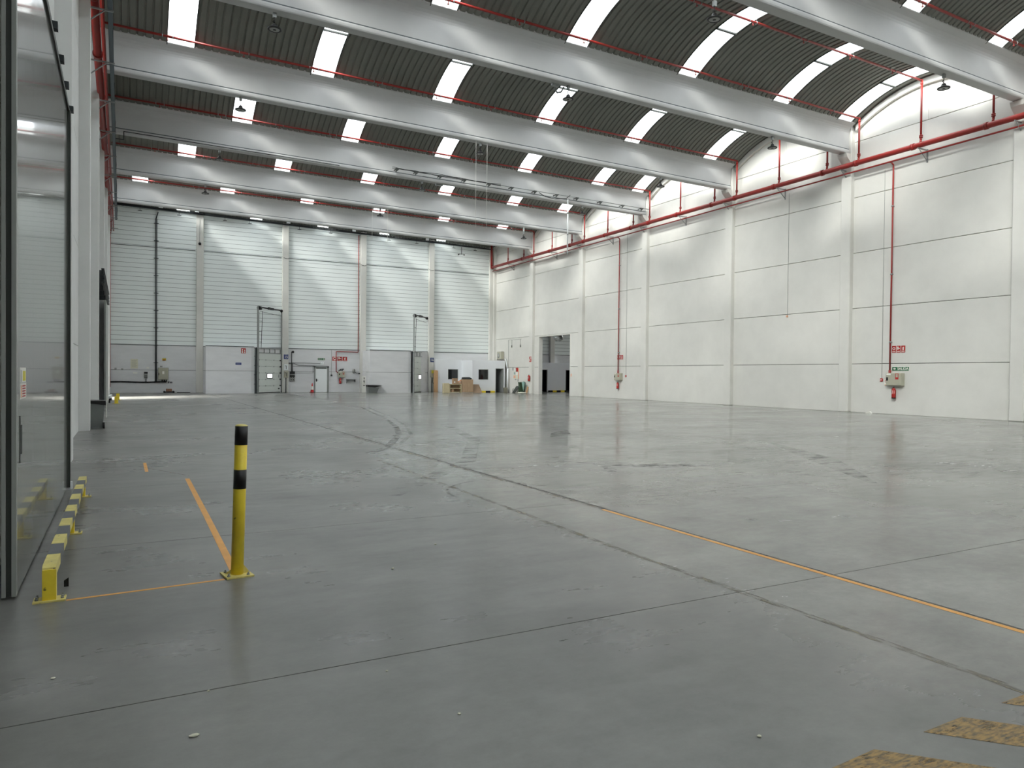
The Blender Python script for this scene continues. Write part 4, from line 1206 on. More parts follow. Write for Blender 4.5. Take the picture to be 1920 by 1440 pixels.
t = thing('office_cabin', 'bluish white cabin with black doorways seen through the wall opening', 'cabin', (35.5, 58, 0))
cabin(t, 31.5, 40.0, 58.0, YB-0.02, 2.72, [(33.95, 34.72, 0.0, 2.08), (36.86, 37.7, 0.0, 2.08)])
build('door_frame', B().box(33.9, 57.99, 0, 33.96, 58.07, 2.12).box(34.71, 57.99, 0, 34.77, 58.07, 2.12).box(33.9, 57.99, 2.07, 34.77, 58.07, 2.12).box(36.8, 57.99, 0, 36.86, 58.07, 2.12), 'galv', t)
t = thing('kerb', 'yellow and black striped kerb at the foot of the cabin in the next hall', 'kerb', (36, 57.9, 0))
for i in range(5):
    build('stripe', B().bbox(34.85+i*0.44, 57.84, 0, 34.85+(i+1)*0.44, 57.98, 0.15, 0.01), ['black', 'yellow'][i % 2], t)

# ---- furniture in front of the cabin
YFu = 56.05
t = thing('shelf_unit', 'low open cream shelf unit standing before the office cabin', 'shelf unit', (24.5, YFu+0.2, 0))
b = B()
x0, x1 = 23.95, 25.06
b.box(x0, YFu, 0.0, x0+0.05, YFu+0.4, 0.76).box(x1-0.05, YFu, 0.0, x1, YFu+0.4, 0.76)
build('side_board', b, 'wood_pale', t)
for z in (0.04, 0.36, 0.71):
    build('shelf', B().box(x0+0.05, YFu, z, x1-0.05, YFu+0.4, z+0.05), 'wood_pale', t)
build('back_board', B().box(x0, YFu+0.38, 0.02, x1, YFu+0.4, 0.74), 'chip', t)
tag(build('cardboard_box', B().bbox(24.15, YFu+0.05, 0.09, 24.38, YFu+0.3, 0.30, 0.004), 'cardboard', origin=(24.26, YFu+0.15, 0.09)), 'small cardboard box on the bottom shelf of the cream unit', 'box')
tag(build('side_panel_board', B().bbox(23.38, YFu+0.05, 0.0, 23.93, YFu+0.25, 0.82, 0.006), 'wood_pale', origin=(23.65, YFu+0.15, 0)), 'pale greenish board cabinet left of the cream shelf unit', 'cabinet')
t = thing('cupboard', 'two door oak veneer cupboard standing before the office cabin', 'cupboard', (25.6, YFu+0.2, 0))
build('body', B().bbox(25.14, YFu, 0.03, 26.14, YFu+0.45, 1.16, 0.006), 'oak', t)
for (a, b_) in ((25.17, 25.58), (25.61, 25.95)):
    dd = build('door', B().bbox(a, YFu-0.02, 0.08, b_, YFu, 1.12, 0.004), 'oak', t)
tag(build('black_tray', B().add([(25.2, YFu+0.02, 1.16), (25.95, YFu+0.02, 1.16), (25.95, YFu+0.4, 1.16), (25.2, YFu+0.4, 1.16), (25.05, YFu+0.0, 1.24), (26.05, YFu, 1.22), (25.95, YFu+0.4, 1.36), (25.25, YFu+0.4, 1.36), (25.3, YFu+0.1, 1.34), (25.85, YFu+0.1, 1.35)], [(0, 3, 2, 1), (0, 1, 5, 4), (1, 2, 6, 5), (2, 3, 7, 6), (3, 0, 4, 7), (4, 5, 9, 8), (5, 6, 9), (4, 8, 7), (8, 9, 6, 7)]), 'dark', origin=(25.6, YFu+0.2, 1.16)), 'dark plastic tub lying on top of the oak cupboard', 'tub')
t = thing('cardboard_box', 'closed cardboard box with round white sticker on the shelf unit', 'box', (24.55, YFu+0.2, 0.76))
build('carton', B().bbox(24.3, YFu+0.05, 0.76, 24.72, YFu+0.35, 1.24, 0.005), 'cardboard', t)
build('sticker', B().cyl((24.42, YFu+0.05, 0.92), (24.42, YFu+0.046, 0.92), 0.07, 16), 'paper', t)
t = thing('cardboard_box', 'open cardboard carton leaning right of the closed box', 'box', (24.9, YFu+0.2, 0.76))
build('carton', B().bbox(24.74, YFu+0.05, 0.76, 25.06, YFu+0.35, 0.92, 0.005), 'cardboard', t)
build('flap', B().add([(24.74, YFu+0.05, 0.92), (24.74, YFu+0.35, 0.92), (25.05, YFu+0.35, 1.08), (25.05, YFu+0.05, 1.05), (24.75, YFu+0.05, 0.91), (24.75, YFu+0.35, 0.91), (25.06, YFu+0.35, 1.07), (25.06, YFu+0.05, 1.04)], [(0, 1, 2, 3), (4, 7, 6, 5), (0, 3, 7, 4), (1, 5, 6, 2)]), 'sticker_o', t)
tag(build('chipboard_sheet', B().add([(26.2, YFu+0.1, 0), (27.06, YFu+0.1, 0), (26.92, YFu+0.5, 0.72), (26.05, YFu+0.5, 0.74), (26.2, YFu+0.13, 0), (27.06, YFu+0.13, 0), (26.92, YFu+0.53, 0.72), (26.05, YFu+0.53, 0.74)], [(0, 1, 2, 3), (4, 7, 6, 5), (0, 4, 5, 1), (1, 5, 6, 2), (2, 6, 7, 3), (3, 7, 4, 0)]), 'chip', origin=(26.6, YFu+0.3, 0)), 'brown chipboard sheet leaning on the cabin right of the cupboard', 'board')
t = thing('timber_plank', 'tall raw pine plank standing upright at the left end of the cabin', 'timber', (23.8, 58.76, 0))
build('plank', B().bbox(23.58, 58.68, 0, 23.84, 58.84, 1.93, 0.005), 'pine', t)
build('edge_batten', B().bbox(23.85, 58.70, 0, 23.95, 58.84, 1.91, 0.005), 'pine', t)

# ================================================================== DOCK DOORS (angled)
def dock_door(name, label, loc, rz):
    t = thing(name, label, 'door', loc, rz, kind='structure')
    Wd = 3.15
    L = lambda nm, b, m, p=None: build(nm, b, m, p or t, local=True)
    # opening lining that closes the recess
    L('recess', B().box(0.02, 0.10, 0.0, Wd+0.1, 0.14, 3.5), 'gasket')
    nP = 6
    hz = 3.0/nP
    for i in range(nP):
        L('door_section', B().bbox(0.16, 0.0, 0.06+i*hz+0.004, Wd-0.12, 0.05, 0.06+(i+1)*hz-0.004, 0.008), 'dock_panel')
    for i in range(1, nP):
        for x in (0.34*Wd, 0.68*Wd):
            L('hinge', B().bbox(x-0.05, -0.012, 0.06+i*hz-0.04, x+0.05, 0.0, 0.06+i*hz+0.04, 0.004), 'galv')
        for x in (0.14, Wd-0.14):
            L('roller_bracket', B().bbox(x-0.08, -0.03, 0.06+i*hz-0.05, x+0.08, 0.0, 0.06+i*hz+0.05, 0.006), 'dark')
    wf_ = L('window_frame', B().box(1.22, -0.016, 1.13, 1.98, 0.0, 1.18).box(1.22, -0.016, 1.48, 1.98, 0, 1.53).box(1.22, -0.016, 1.13, 1.29, 0, 1.53).box(1.91, -0.016, 1.13, 1.98, 0, 1.53), 'black')
    build('pane', B().box(1.29, -0.008, 1.18, 1.91, -0.002, 1.48), 'window_glow', wf_, local=True)
    L('bottom_seal', B().box(0.16, -0.01, 0.0, Wd-0.12, 0.05, 0.065), 'black')
    L('pull_handle', B().bbox(2.72, -0.03, 0.27, 2.92, 0.0, 0.38, 0.01), 'black')
    L('latch', B().bbox(2.78, -0.02, 1.2, 2.86, 0.0, 1.44, 0.006), 'galv')
    # vertical tracks
    L('track', B().box(-0.10, -0.10, 0, 0.02, -0.02, 6.62).box(0.02, -0.06, 0, 0.13, 0.02, 6.2), 'galv')
    L('track', B().box(Wd-0.02, -0.06, 0, Wd+0.04, 0.02, 6.3), 'galv')
    L('track_cover', B().box(Wd+0.04, -0.08, 0, Wd+0.14, 0.04, 6.45), 'door_dark')
    L('track_cover', B().box(-0.02, -0.02, 0, 0.10, 0.05, 3.0), 'door_dark')
    L('inner_stay', B().cyl((0.46, 0.0, 3.4), (0.60, -0.02, 6.3), 0.02, 8), 'dark')
    for z in (3.9, 4.7, 5.5):
        L('stay_rung', B().box(0.12, -0.03, z, 0.54, 0.0, z+0.03), 'dark')
    L('torsion_shaft', B().cyl((-0.05, -0.06, 6.56), (Wd+0.1, -0.06, 6.56), 0.055, 12), 'black')
    L('cable_drum', B().cyl((0.02, -0.06, 6.5), (0.30, -0.06, 6.5), 0.15, 14), 'black')
    L('cable_drum', B().cyl((Wd-0.1, -0.06, 6.52), (Wd+0.1, -0.06, 6.52), 0.12, 14), 'black')
    L('shaft_bearing', B().box(1.3, -0.12, 6.48, 1.5, 0, 6.66).box(1.6, -0.12, 6.48, 1.95, 0, 6.64), 'black')
    L('tie_wire', B().cyl((0.3, -0.02, 6.25), (Wd, -0.02, 6.12), 0.012, 6), 'dark')
    fr = B().box(0.0, -0.03, 3.08, Wd, 0.02, 3.13).box(0.0, -0.03, 3.42, Wd, 0.02, 3.47)
    for i in range(5):
        x = 0.15+i*(Wd-0.3)/4
        fr.box(x-0.02, -0.03, 3.12, x+0.02, 0.02, 3.44)
    L('lintel_frame', fr, 'galv')
    L('lintel_panel', B().box(0.02, 0.03, 3.05, Wd, 0.06, 3.5), 'lower_wall')
    for z in (0.7, 1.4, 2.1, 2.8, 3.4):
        L('side_bracket', B().box(-0.45, -0.05, z, -0.1, -0.02, z+0.03), 'dark')
    L('side_post', B().box(-0.28, -0.06, 0, -0.22, -0.02, 3.4), 'dark')
    return t
ang = math.atan2(59.42-57.12, 10.66-8.50)
dk = dock_door('door_3', 'white sectional dock door beside the sign numbered 15', (8.52, 57.02, 0), ang)
dk2 = dup(dk, (21.05, 57.10, 0), ang+0.04, label='white sectional dock door beside the sign numbered 16')
dk2.name = 'door_4'

# ---- personnel door in the back wall
t = thing('door_5', 'white personnel door with a black handle in the back wall', 'door', (13.9, YB, 0), kind='structure')
build('leaf', B().bbox(13.40, YB-0.06, 0.02, 14.36, YB-0.01, 2.05, 0.006), 'white', t)
build('frame', B().box(13.32, YB-0.09, 0, 13.40, YB, 2.17).box(14.36, YB-0.09, 0, 14.50, YB, 2.17).box(13.32, YB-0.09, 2.05, 14.50, YB, 2.17), 'galv', t)
build('handle', B().bbox(13.45, YB-0.11, 0.88, 13.52, YB-0.06, 1.12, 0.01).cyl((13.48, YB-0.11, 1.0), (13.62, YB-0.11, 1.0), 0.014, 8), 'black', t)
build('closer', B().bbox(13.45, YB-0.09, 1.95, 14.3, YB-0.06, 2.03, 0.004), 'door_dark', t)

# ================================================================== BACK WALL FITTINGS
yw = YB
def wall_sign(name, label, x0, x1, z0, z1, m, y=YB, cat='sign'):
    t = thing(name, label, cat, ((x0+x1)/2, y, (z0+z1)/2))
    build('plate', B().bbox(x0, y-0.015, z0, x1, y, z1, 0.003), m, t)
    return t
t = wall_sign('dock_number_sign', 'blue sign with white number 15 on the second back column', 10.86, 11.20, 2.68, 3.06, 'blue', YB-0.24)
text_part('lettering', '15', 0.27, 'paper', t, (0, -0.017, -0.03))
build('header', B().box(10.92, YB-0.258, 3.0, 11.14, YB-0.255, 3.02), 'paper', t)
t = wall_sign('dock_number_sign', 'blue sign with white number 16 on the fourth back column', 23.40, 23.74, 2.66, 3.04, 'blue', YB-0.24)
text_part('lettering', '16', 0.27, 'paper', t, (0, -0.017, -0.03))
build('header', B().box(23.46, YB-0.258, 2.98, 23.68, YB-0.255, 3.0), 'paper', t)
t = wall_sign('fire_signs', 'square dark red fire sign on the concrete block left of dock door 15', 7.34, 7.68, 3.02, 3.40, 'red_sign', 57.0)
build('pictogram', B().box(7.39, 56.982, 3.06, 7.49, 56.985, 3.18).box(7.40, 56.982, 3.22, 7.48, 56.985, 3.34).box(7.56, 56.982, 3.06, 7.63, 56.985, 3.14).box(7.57, 56.982, 3.17, 7.62, 56.985, 3.3), 'paper', t)
t = wall_sign('blue_sign', 'small blue text sign on the concrete block left of dock door 15', 6.95, 7.37, 2.15, 2.31, 'blue', 57.0)
build('lettering', B().box(7.0, 56.982, 2.215, 7.32, 56.985, 2.245), 'grey_box', t)
t = wall_sign('notice', 'cream paper notice on the grey wall left of the electrical cabinet', 0.02, 0.49, 1.80, 2.49, 'cream')
for q in range(6):
    build('print_line', B().box(0.08, YB-0.018, 2.36-q*0.09, 0.42-0.05*(q % 2), YB-0.015, 2.38-q*0.09), 'grey_box', t)
t = wall_sign('warning_sign', 'yellow and orange warning sticker above the electrical cabinet', 2.10, 2.36, 2.42, 2.58, 'sticker_y')
build('print', B().cyl((2.23, YB-0.016, 2.47), (2.23, YB-0.018, 2.47), 0.07, 14).box(2.12, YB-0.018, 2.43, 2.34, YB-0.015, 2.49), 'sticker_o', t)
t = wall_sign('warning_sign', 'tiny white warning label above the twin socket box', 1.06, 1.22, 1.80, 1.92, 'paper')
t = wall_sign('label_plate', 'tiny white label low left of the twin socket box', 0.18, 0.46, 1.41, 1.53, 'paper')
t = wall_sign('label_plate', 'tiny grey plate above the top left corner of the electrical cabinet', 1.95, 2.12, 1.92, 2.02, 'grey_box')
for (x, z, l) in ((-0.94, 1.78, 'small dark wall switch at the far left corner'), (0.0-0.52, 1.73, 'small wall switch beside the cream notice')):
    tag(build('wall_switch', B().bbox(x-0.07, YB-0.05, z-0.06, x+0.07, YB, z+0.06, 0.008), 'grey_box', origin=(x, YB, z)), l, 'switch')
t = thing('electrical_cabinet', 'grey electrical cabinet on the back wall left of the first column', 'cabinet', (2.2, YB, 1.4))
build('body', B().bbox(1.82, YB-0.22, 0.98, 2.52, YB, 1.88, 0.012), 'grey_box', t)
dr = build('door', B().bbox(1.84, YB-0.24, 1.0, 2.50, YB-0.22, 1.86, 0.006), 'beige_box', t)
build('handle', B().bbox(1.86, YB-0.26, 1.32, 1.90, YB-0.24, 1.5, 0.004), 'black', dr)
build('sticker', B().box(2.10, YB-0.243, 1.40, 2.24, YB-0.24, 1.62), 'paper', dr)
build('glands', B().cyl((2.1, YB-0.1, 0.98), (2.1, YB-0.1, 0.82), 0.04, 8).cyl((2.25, YB-0.1, 0.98), (2.25, YB-0.1, 0.82), 0.04, 8).cyl((2.38, YB-0.1, 0.98), (2.38, YB-0.1, 0.82), 0.04, 8), 'black', t)
t = thing('cable_run', 'thick black cables running low along the back wall into the cabinet', 'cable', (0.5, YB, 0.8))
b = B()
for q in range(3):
    b.tube([(-1.4+0.42*i, YB-0.05-0.02*q, 0.80+0.03*q-0.025+0.02*math.sin(i*0.9)) for i in range(10)], 0.024, 6)
build('cables', b, 'cable', t)
build('socket_row', B().bbox(2.5, YB-0.06, 0.72, 2.56, YB, 0.84, 0.004).bbox(2.62, YB-0.06, 0.72, 2.68, YB, 0.84, 0.004).bbox(2.72, YB-0.06, 0.72, 2.78, YB, 0.84, 0.004), 'dark', t)
t = thing('conduit', 'dark vertical cable conduit with clamps rising left of the electrical cabinet', 'conduit', (1.68, YB, 7))
build('tube', B().cyl((1.66, YB-0.06, 0.8), (1.66, YB-0.06, 12.9), 0.035, 8).cyl((1.73, YB-0.06, 0.8), (1.73, YB-0.06, 12.9), 0.02, 8).tube([(1.66, YB-0.06, 12.9), (1.80, YB-0.1, 13.4)], 0.035, 8), 'dark', t)
for q in range(9):
    z = 2.25+q*1.29
    build('clamp', B().box(1.52, YB-0.11, z-0.02, 1.84, YB, z+0.02), 'dark', t)
def sockets(label, x0, x1, z0, z1):
    t = thing('socket_box', label, 'socket', ((x0+x1)/2, YB, z0))
    hgt = z1-z0
    build('box', B().bbox(x0, YB-0.12, z0, x1, YB, z1, 0.01), 'grey_box', t)
    build('cover', B().bbox(x0-0.01, YB-0.14, z0+hgt*0.72, x1+0.01, YB-0.11, z1, 0.006), 'black', t)
    for (fx, fz) in ((0.28, 0.15), (0.72, 0.15), (0.28, 0.38), (0.72, 0.38)):
        build('outlet', B().cyl((x0+(x1-x0)*fx, YB-0.12, z0+hgt*fz), (x0+(x1-x0)*fx, YB-0.15, z0+hgt*fz), 0.04, 10), 'black', t)
    return t
t = sockets('twin socket box with black cover left of the electrical cabinet', 0.91, 1.13, 1.08, 1.56)
build('cable_tail', B().cyl((0.98, YB-0.06, 1.08), (0.98, YB-0.06, 0.82), 0.014, 8).cyl((1.06, YB-0.06, 1.08), (1.06, YB-0.06, 0.82), 0.014, 8), 'dark', t)
t = sockets('grey and black socket panel right of the number 15 sign', 11.36, 11.74, 0.92, 1.70)
build('cover_low', B().bbox(11.35, YB-0.14, 1.26, 11.75, YB-0.11, 1.40, 0.005), 'black', t)
build('feed_conduit', B().cyl((11.5, YB-0.05, 1.7), (11.5, YB-0.05, 3.3), 0.03, 8).cyl((11.58, YB-0.05, 1.7), (11.58, YB-0.05, 2.4), 0.02, 8), 'dark', t)
build('alarm_dome', B().ball((11.6, YB-0.1, 3.28), 0.1, 12, 8), 'black', t)
for (x0, x1, z0, z1, m, l) in ((10.84, 11.17, 1.80, 2.26, 'white', 'white control box on the second back column'), (10.86, 11.20, 1.20, 1.70, 'beige_box', 'door control box below the white box on the second back column')):
    t = thing('control_box', l, 'control box', ((x0+x1)/2, YB-0.24, z0))
    build('box', B().bbox(x0, YB-0.38, z0, x1, YB-0.24, z1, 0.012), m, t)
    build('button', B().cyl((x0+0.1, YB-0.38, z1-0.12), (x0+0.1, YB-0.40, z1-0.12), 0.03, 10).box(x0+0.16, YB-0.395, z0+0.08, x0+0.2, YB-0.38, z1-0.1), 'dark', t)
tag(build('conduit', B().cyl((11.02, YB-0.27, 0.0), (11.02, YB-0.27, 1.2), 0.025, 8), 'dark', origin=(11.02, YB-0.27, 0)), 'dark conduit down the lower second back column', 'conduit')
t = thing('conduit', 'bundle of grey conduits running left of the personnel door', 'conduit', (12.2, YB, 2.3))
build('tube', B().tube([(11.22, YB-0.04, 2.40), (13.8, YB-0.04, 2.38)], 0.014, 6).tube([(11.22, YB-0.04, 2.32), (11.75, YB-0.04, 2.32), (12.05, YB-0.04, 2.2), (14.45, YB-0.04, 2.16)], 0.018, 6).tube([(11.6, YB-0.04, 2.1), (13.3, YB-0.04, 2.1)], 0.010, 6).tube([(13.22, YB-0.04, 2.2), (13.22, YB-0.04, 1.6), (11.8, YB-0.04, 1.58)], 0.012, 6), 'dark', t)
t = thing('emergency_light', 'white twin emergency lamp over the personnel door', 'lamp', (13.95, YB, 2.3))
build('body', B().bbox(13.8, YB-0.1, 2.28, 14.05, YB, 2.40, 0.01), 'white', t)
build('head', B().ball((13.85, YB-0.12, 2.43), 0.055, 10, 6).ball((14.0, YB-0.12, 2.43), 0.055, 10, 6), 'white', t)
t = wall_sign('exit_sign', 'green exit sign above the personnel door', 13.58, 14.2, 2.64, 2.86, 'paper')
build('face', B().box(13.60, YB-0.018, 2.66, 14.18, YB-0.015, 2.84), 'green_sign', t)
text_part('lettering', 'SALIDA', 0.12, 'paper', t, (-0.07, -0.02, 0.0))
build('runner', B().box(14.06, YB-0.021, 2.69, 14.13, YB-0.018, 2.81), 'paper', t)
sign_triplet('fire_signs', 'row of three red fire signs right of the personnel door', (15.42, YB, 2.78), 0, 0.38, 0.36, gap=0.045)
hose_cabinet('tilted beige hose reel cabinet right of the personnel door', (15.55, YB, 1.24), 0, 0.56, 0.50)
t = thing('cable_bundle', 'dark tangled bundle lying on the back wall hose cabinet', 'bundle', (15.5, YB-0.1, 1.74))
build('bundle', B().tube([(15.3, YB-0.1, 1.76), (15.45, YB-0.14, 1.92), (15.7, YB-0.1, 1.94), (15.62, YB-0.12, 1.82), (15.4, YB-0.1, 1.84)], 0.035, 6), 'dark', t)
extinguisher('red extinguisher below the hose cabinet near the personnel door', (15.45, YB, 0.70), 0, 0.52, 0.09)
t = thing('hydrant_drop_pipe', 'red pipe dropping beside the third back column then left to the hose cabinet', 'pipe', (16.7, YB-0.1, 3.4))
build('pipe', B().tube([(16.94, YB-0.1, 13.2), (16.94, YB-0.1, 3.38), (15.10, YB-0.1, 3.38), (15.10, YB-0.1, 1.75), (15.24, YB-0.1, 1.62)], 0.034, 8), 'red', t)
build('conduit', B().cyl((14.72, YB-0.04, 3.5), (14.72, YB-0.04, 1.4), 0.012, 6), 'grey_box', t)
tag(build('alarm_call_point', B().bbox(14.66, YB-0.06, 1.33, 14.80, YB, 1.47, 0.01), 'dark', origin=(14.73, YB, 1.4)), 'small dark call point right of the personnel door', 'alarm')
t = thing('wall_shelf', 'small grey steel wall shelf below the fan near the third back column', 'shelf', (16.35, YB, 1.1))
build('board', B().bbox(15.96, YB-0.4, 1.07, 16.74, YB, 1.10, 0.003), 'galv', t)
build('support', B().add([(15.98, YB, 0.74), (15.98, YB-0.3, 1.07), (15.98, YB, 1.07), (16.01, YB, 0.74), (16.01, YB-0.3, 1.07), (16.01, YB, 1.07)], [(0, 1, 2), (3, 5, 4), (0, 3, 4, 1)]).box(16.66, YB-0.3, 0.85, 16.69, YB, 1.07), 'galv', t)
t = thing('wall_fan', 'grey wall mounted fan head on an arm by the third back column', 'fan', (16.6, YB, 1.75))
build('head', B().cyl((16.5, YB-0.18, 1.78), (16.62, YB-0.26, 1.78), 0.19, 16), 'grey_box', t)
build('arm', B().tube([(16.56, YB-0.2, 1.78), (16.75, YB-0.15, 1.62), (17.0, YB-0.27, 1.58)], 0.02, 6).bbox(16.94, YB-0.3, 1.52, 17.06, YB-0.24, 1.64, 0.01), 'dark', t)
t = thing('traffic_cone', 'red and white traffic cone on the floor left of the personnel door', 'cone', (13.05, 58.9, 0))
build('base', B().bbox(12.86, 58.71, 0.0, 13.24, 59.09, 0.03, 0.005), 'black', t)
build('cone', B().lathe([(0.14, 0.03), (0.115, 0.22), (0.075, 0.46), (0.04, 0.68), (0.03, 0.76), (0.0, 0.76)], (13.05, 58.9, 0), 16), 'cone_red', t)
build('white_band', B().lathe([(0.118, 0.24), (0.072, 0.52)], (13.05, 58.9, 0), 16), 'paper', t)
t = thing('display_column', 'white cardboard display column in front of the third back column', 'display', (17.15, 58.3, 0))
build('panel', B().bbox(17.0, 58.24, 0, 17.32, 58.36, 1.36, 0.004), 'paper', t)
build('print', B().box(17.13, 58.235, 1.1, 17.19, 58.24, 1.26).box(17.10, 58.235, 0.9, 17.22, 58.24, 1.0).box(17.12, 58.235, 0.78, 17.22, 58.24, 0.84).box(17.08, 58.235, 0.56, 17.24, 58.24, 0.62), 'black', t)
t = thing('waste_container', 'grey waste container with a black lid right of the third back column', 'bin', (17.95, 56.9, 0))
build('tub', B().add([(17.05, 56.6, 0), (17.75, 56.6, 0), (17.75, 57.15, 0), (17.05, 57.15, 0), (17.0, 56.5, 0.5), (17.9, 56.5, 0.45), (17.9, 57.15, 0.45), (17.0, 57.15, 0.5)], [(0, 3, 2, 1), (4, 5, 6, 7), (0, 1, 5, 4), (1, 2, 6, 5), (2, 3, 7, 6), (3, 0, 4, 7)]), 'bin_grey', t)
build('lid', B().add([(16.95, 56.5, 0.66), (18.2, 56.5, 0.62), (18.2, 57.1, 0.62), (16.95, 57.1, 0.66), (17.0, 56.5, 0.5), (17.55, 56.5, 0.46), (17.55, 57.1, 0.46), (17.0, 57.1, 0.5)], [(0, 1, 2, 3), (4, 7, 6, 5), (0, 4, 5, 1), (1, 5, 6, 2), (2, 6, 7, 3), (3, 7, 4, 0)]), 'black', t)
t = thing('floor_machine', 'small brown and black wheeled machine on the floor by the back wall', 'machine', (2.5, 58.9, 0))
build('body', B().bbox(2.34, 58.7, 0.1, 2.74, 59.1, 0.32, 0.04), 'rust', t)
build('deck', B().bbox(2.22, 58.68, 0.04, 2.86, 59.12, 0.12, 0.02), 'black', t)
for (x, y) in ((2.24, 58.7), (2.84, 58.7), (2.24, 59.1), (2.84, 59.1)):
    build('wheel', B().cyl((x, y-0.03, 0.08), (x, y+0.03, 0.08), 0.08, 12), 'black', t)
build('handle', B().box(2.42, 58.68, 0.32, 2.66, 58.72, 0.35), 'paper', t)
tag(build('floor_hose', B().tube([(3.1, 59.2, 0.03), (3.6, 59.1, 0.03), (4.0, 59.22, 0.03)], 0.03, 8), 'cable', origin=(3.5, 59.1, 0)), 'dark hose lying on the floor at the foot of the back wall', 'hose')
t = thing('security_camera', 'small black dome camera high on the first back column', 'camera', (4.6, YB-0.24, 11.3))
build('dome', B().ball((4.63, YB-0.34, 11.3), 0.11, 14, 8), 'black', t)
build('mount', B().box(4.58, YB-0.3, 11.28, 4.68, YB-0.22, 11.4).cyl((4.63, YB-0.26, 11.4), (4.63, YB-0.26, 13.2), 0.012, 6), 'grey_box', t)
for (x, z, l) in ((17.3, 10.7, 'small bent cable on the third back column'), (11.0, 10.75, 'small bent cable on the second back column'), (23.45, 10.75, 'small bent cable on the fourth back column')):
    tag(build('wall_cable', B().tube([(x-0.3, YB-0.20, z+0.12), (x-0.1, YB-0.26, z), (x+0.12, YB-0.26, z-0.03), (x+0.3, YB-0.24, z+0.04)], 0.014, 6), 'dark', origin=(x, YB-0.25, z)), l, 'cable')
t = thing('control_box', 'yellow labelled control box with cables on the fourth back column', 'control box', (23.60, YB-0.24, 1.3))
build('box', B().bbox(23.42, YB-0.36, 1.28, 23.74, YB-0.24, 1.95, 0.01), 'beige_box', t)
build('label_sheet', B().box(23.48, YB-0.364, 1.66, 23.70, YB-0.36, 1.92), 'sticker_y', t)
build('cables', B().tube([(23.55, YB-0.3, 1.28), (23.50, YB-0.32, 0.8), (23.52, YB-0.3, 0.0)], 0.03, 6).tube([(23.65, YB-0.3, 1.28), (23.60, YB-0.32, 0.9), (23.70, YB-0.3, 0.7)], 0.02, 6), 'dark', t)

# ================================================================== FLOOR MARKINGS, MARKS AND LITTER
def strip_pts(name, pts, w, m, lab, cat='floor marking', z=0.0015, closed=None):
    v, F = [], []
    n = len(pts)
    for i, (x, y) in enumerate(pts):
        p, q = pts[max(0, i-1)], pts[min(n-1, i+1)]
        d = Vector((q[0]-p[0], q[1]-p[1])).normalized()
        nx, ny = -d.y, d.x
        ww = w(i/(n-1)) if callable(w) else w
        for (s_, zz) in ((1, z), (-1, z)):
            v.append((x+nx*ww/2*s_, y+ny*ww/2*s_, zz))
        for (s_, zz) in ((1, 0.0003), (-1, 0.0003)):
            v.append((x+nx*ww/2*s_, y+ny*ww/2*s_, zz))
    for i in range(n-1):
        a, b_ = i*4, i*4+4
        F += [(a, a+1, b_+1, b_), (a, b_, b_+2, a+2), (a+1, a+3, b_+3, b_+1)]
    F += [(0, 2, 3, 1), ((n-1)*4, (n-1)*4+1, (n-1)*4+3, (n-1)*4+2)]
    ox, oy = pts[n//2]
    return tag(build(name, B().add(v, F), m, origin=(ox, oy, 0)), lab, cat)
strip_pts('floor_line', [(4.99, 1.0), (4.99, 4.0), (4.98, 7.0)], 0.052, 'orange', 'orange painted line running away across the lower right floor')
strip_pts('joint_stain', [(5.035, 1.0), (5.035, 7.0)], 0.014, 'joint_dirt', 'dark dirt in the long floor joint along the orange line', 'stain', z=0.0013)
strip_pts('joint_stain', [(5.035, 7.0), (5.035, 20.0), (5.035, 55.0)], 0.045, 'joint_dirt', 'brownish dirt along the long floor joint down the hall', 'stain', z=0.0013)
strip_pts('floor_line', [(4.98, 7.0), (4.97, 12.0), (4.93, 20.0)], 0.05, 'faint_line', 'faded end of the orange floor line fading towards the middle')
strip_pts('floor_line', [(0.74, 6.08), (0.75, 8.5), (0.755, 11.7)], 0.062, 'orange', 'orange painted line running straight behind the bollard')
strip_pts('floor_line', [(0.235, 12.75), (0.225, 14.0)], 0.05, 'orange', 'short isolated dash of orange paint beyond the guard rail')
strip_pts('floor_line', [(-0.39, 5.83), (0.1, 5.855), (0.645, 5.885)], 0.032, 'orange', 'thin orange line between the guard rail and the bollard')
strip_pts('floor_line', [(4.06, 0.8), (4.03, 3.0), (3.98, 5.0), (4.02, 8.7), (4.04, 12.8)], 0.062, 'worn_brown', 'scraped brownish residue of a removed floor line')
strip_pts('floor_line', [(-0.55, 13.55), (0.1, 13.6), (0.8, 12.0)], 0.02, 'faint_red', 'faint reddish scratch line beyond the guard rail')
for (poly, lab) in (([(3.17, 1.95), (3.47, 1.955), (4.6, 0.75), (4.3, 0.74)], 'large worn ochre hazard stripe in the lower right corner'),
                    ([(2.54, 1.94), (2.83, 1.955), (3.9, 0.85), (3.6, 0.84)], 'worn ochre hazard stripe cut by the bottom edge'),
                    ([(3.80, 1.95), (4.1, 1.95), (5.2, 0.8), (4.9, 0.79)], 'worn brown hazard stripe at the right edge')):
    tag(build('hazard_stripe', B().prism(poly[::-1], 0.0003, 0.0014, 'z'), 'worn_ochre', origin=(poly[0][0], poly[0][1], 0)), lab, 'floor marking', group='worn hazard stripes')
def arc(cx, cy, R, a0, a1, n=24): return [(cx+R*math.cos(a0+(a1-a0)*i/n), cy+R*math.sin(a0+(a1-a0)*i/n)) for i in range(n+1)]
strip_pts('tyre_mark', [(9.6, 33.0), (9.0, 29.9), (8.13, 25.05), (7.08, 20.64), (6.22, 17.91), (5.35, 15.89), (4.9, 14.9), (4.2, 13.9)], lambda t_: 0.10+0.12*t_, 'rubber', 'curved dark tyre mark sweeping over the middle of the floor', 'tyre mark', z=0.0012)
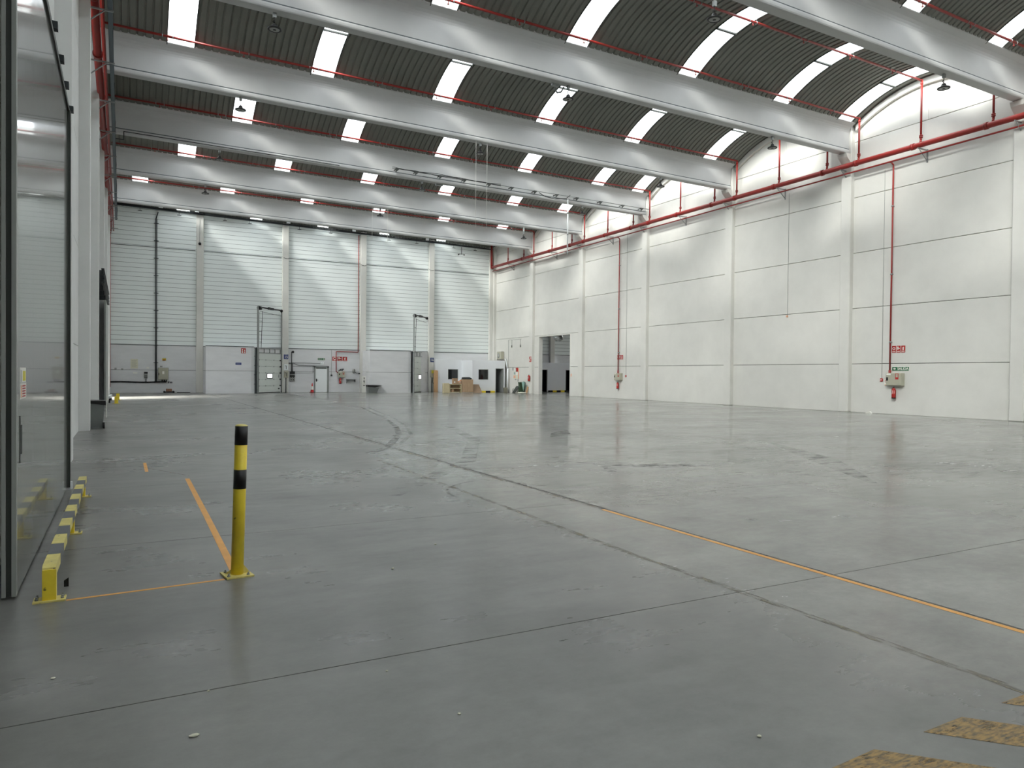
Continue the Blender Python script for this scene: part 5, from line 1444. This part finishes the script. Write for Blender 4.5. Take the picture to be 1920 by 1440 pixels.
strip_pts('tyre_mark', [(9.9, 33.0), (9.3, 29.9), (8.45, 25.05), (7.42, 20.64), (6.55, 17.91), (5.7, 16.1), (5.2, 15.2)], 0.1, 'rubber_soft', 'fainter twin of the curved tyre mark', 'tyre mark', z=0.0012)
strip_pts('tyre_mark', arc(4.9, 8.6, 1.15, 1.9, 3.6), 0.035, 'rubber', 'small curved scuff across the scraped floor line', 'tyre mark', z=0.0012)
strip_pts('tyre_mark', arc(6.4, 10.5, 1.0, -0.9, 0.9), lambda t_: 0.22*(1-t_)+0.03, 'rubber', 'dark hooked scuff right of the long joint', 'tyre mark', z=0.0012)
strip_pts('tyre_mark', [(7.6, 10.4), (8.3, 10.0), (9.2, 9.6)], lambda t_: 0.55*math.sin(PI*min(1, max(0.02, t_)))+0.05, 'rubber', 'dark smudge in the right middle of the floor', 'tyre mark', z=0.0012)
strip_pts('tyre_mark', [(11.2, 17.6), (10.4, 16.6), (9.6, 15.8)], lambda t_: 0.5*math.sin(PI*min(1, max(0.02, t_)))+0.05, 'rubber', 'dark oval smudge farther back on the floor', 'tyre mark', z=0.0012)
strip_pts('tyre_mark', [(10.0, 7.0), (12.0, 9.5), (13.8, 12.4)], lambda t_: 0.5*math.sin(PI*min(1, max(0.02, t_)))+0.1, 'rubber_soft', 'soft dark smear on the right side floor', 'tyre mark', z=0.0012)
strip_pts('tyre_mark', [(3.0, 9.0), (5.5, 12.0), (7.5, 16.0), (8.8, 21.0)], 0.3, 'rubber_soft', 'broad soft tyre track beside the long joint', 'tyre mark', z=0.0011)
# pale debris on the floor
random.seed(5)
deb = [(0.25, 3.4, 'largest pale chip near the bottom left of the floor', 0.013), (-0.35, 4.37, 'small pale chip on the lower left floor', 0.010), (2.53, 6.23, 'bright white crumb in the middle foreground', 0.011),
       (1.9, 5.6, 'pale crumb left of the bright white one', 0.012), (2.47, 2.26, 'bright white chip near the bottom middle', 0.010), (1.22, 3.68, 'pale crumb just below the first joint', 0.007),
       (1.37, 3.06, 'pale crumb in the lower middle floor', 0.008), (0.35, 3.85, 'tiny pale crumb lying in the joint', 0.008)]
for (x, y, l, s_) in deb:
    b = B().ball((x, y, s_*0.4), s_, 7, 5, 0.4)
    b.v = [(x+(vx-x)*(1.9 if s_ > 0.0125 else 1.1)+random.uniform(-1, 1)*s_*0.15, vy+random.uniform(-1, 1)*s_*0.15, max(0.0, vz)) for (vx, vy, vz) in b.v]
    b.sm = [False]*len(b.sm)
    tag(build('debris_chip', b, 'cream', origin=(x, y, 0)), l, 'debris', group='pale chips on the floor')
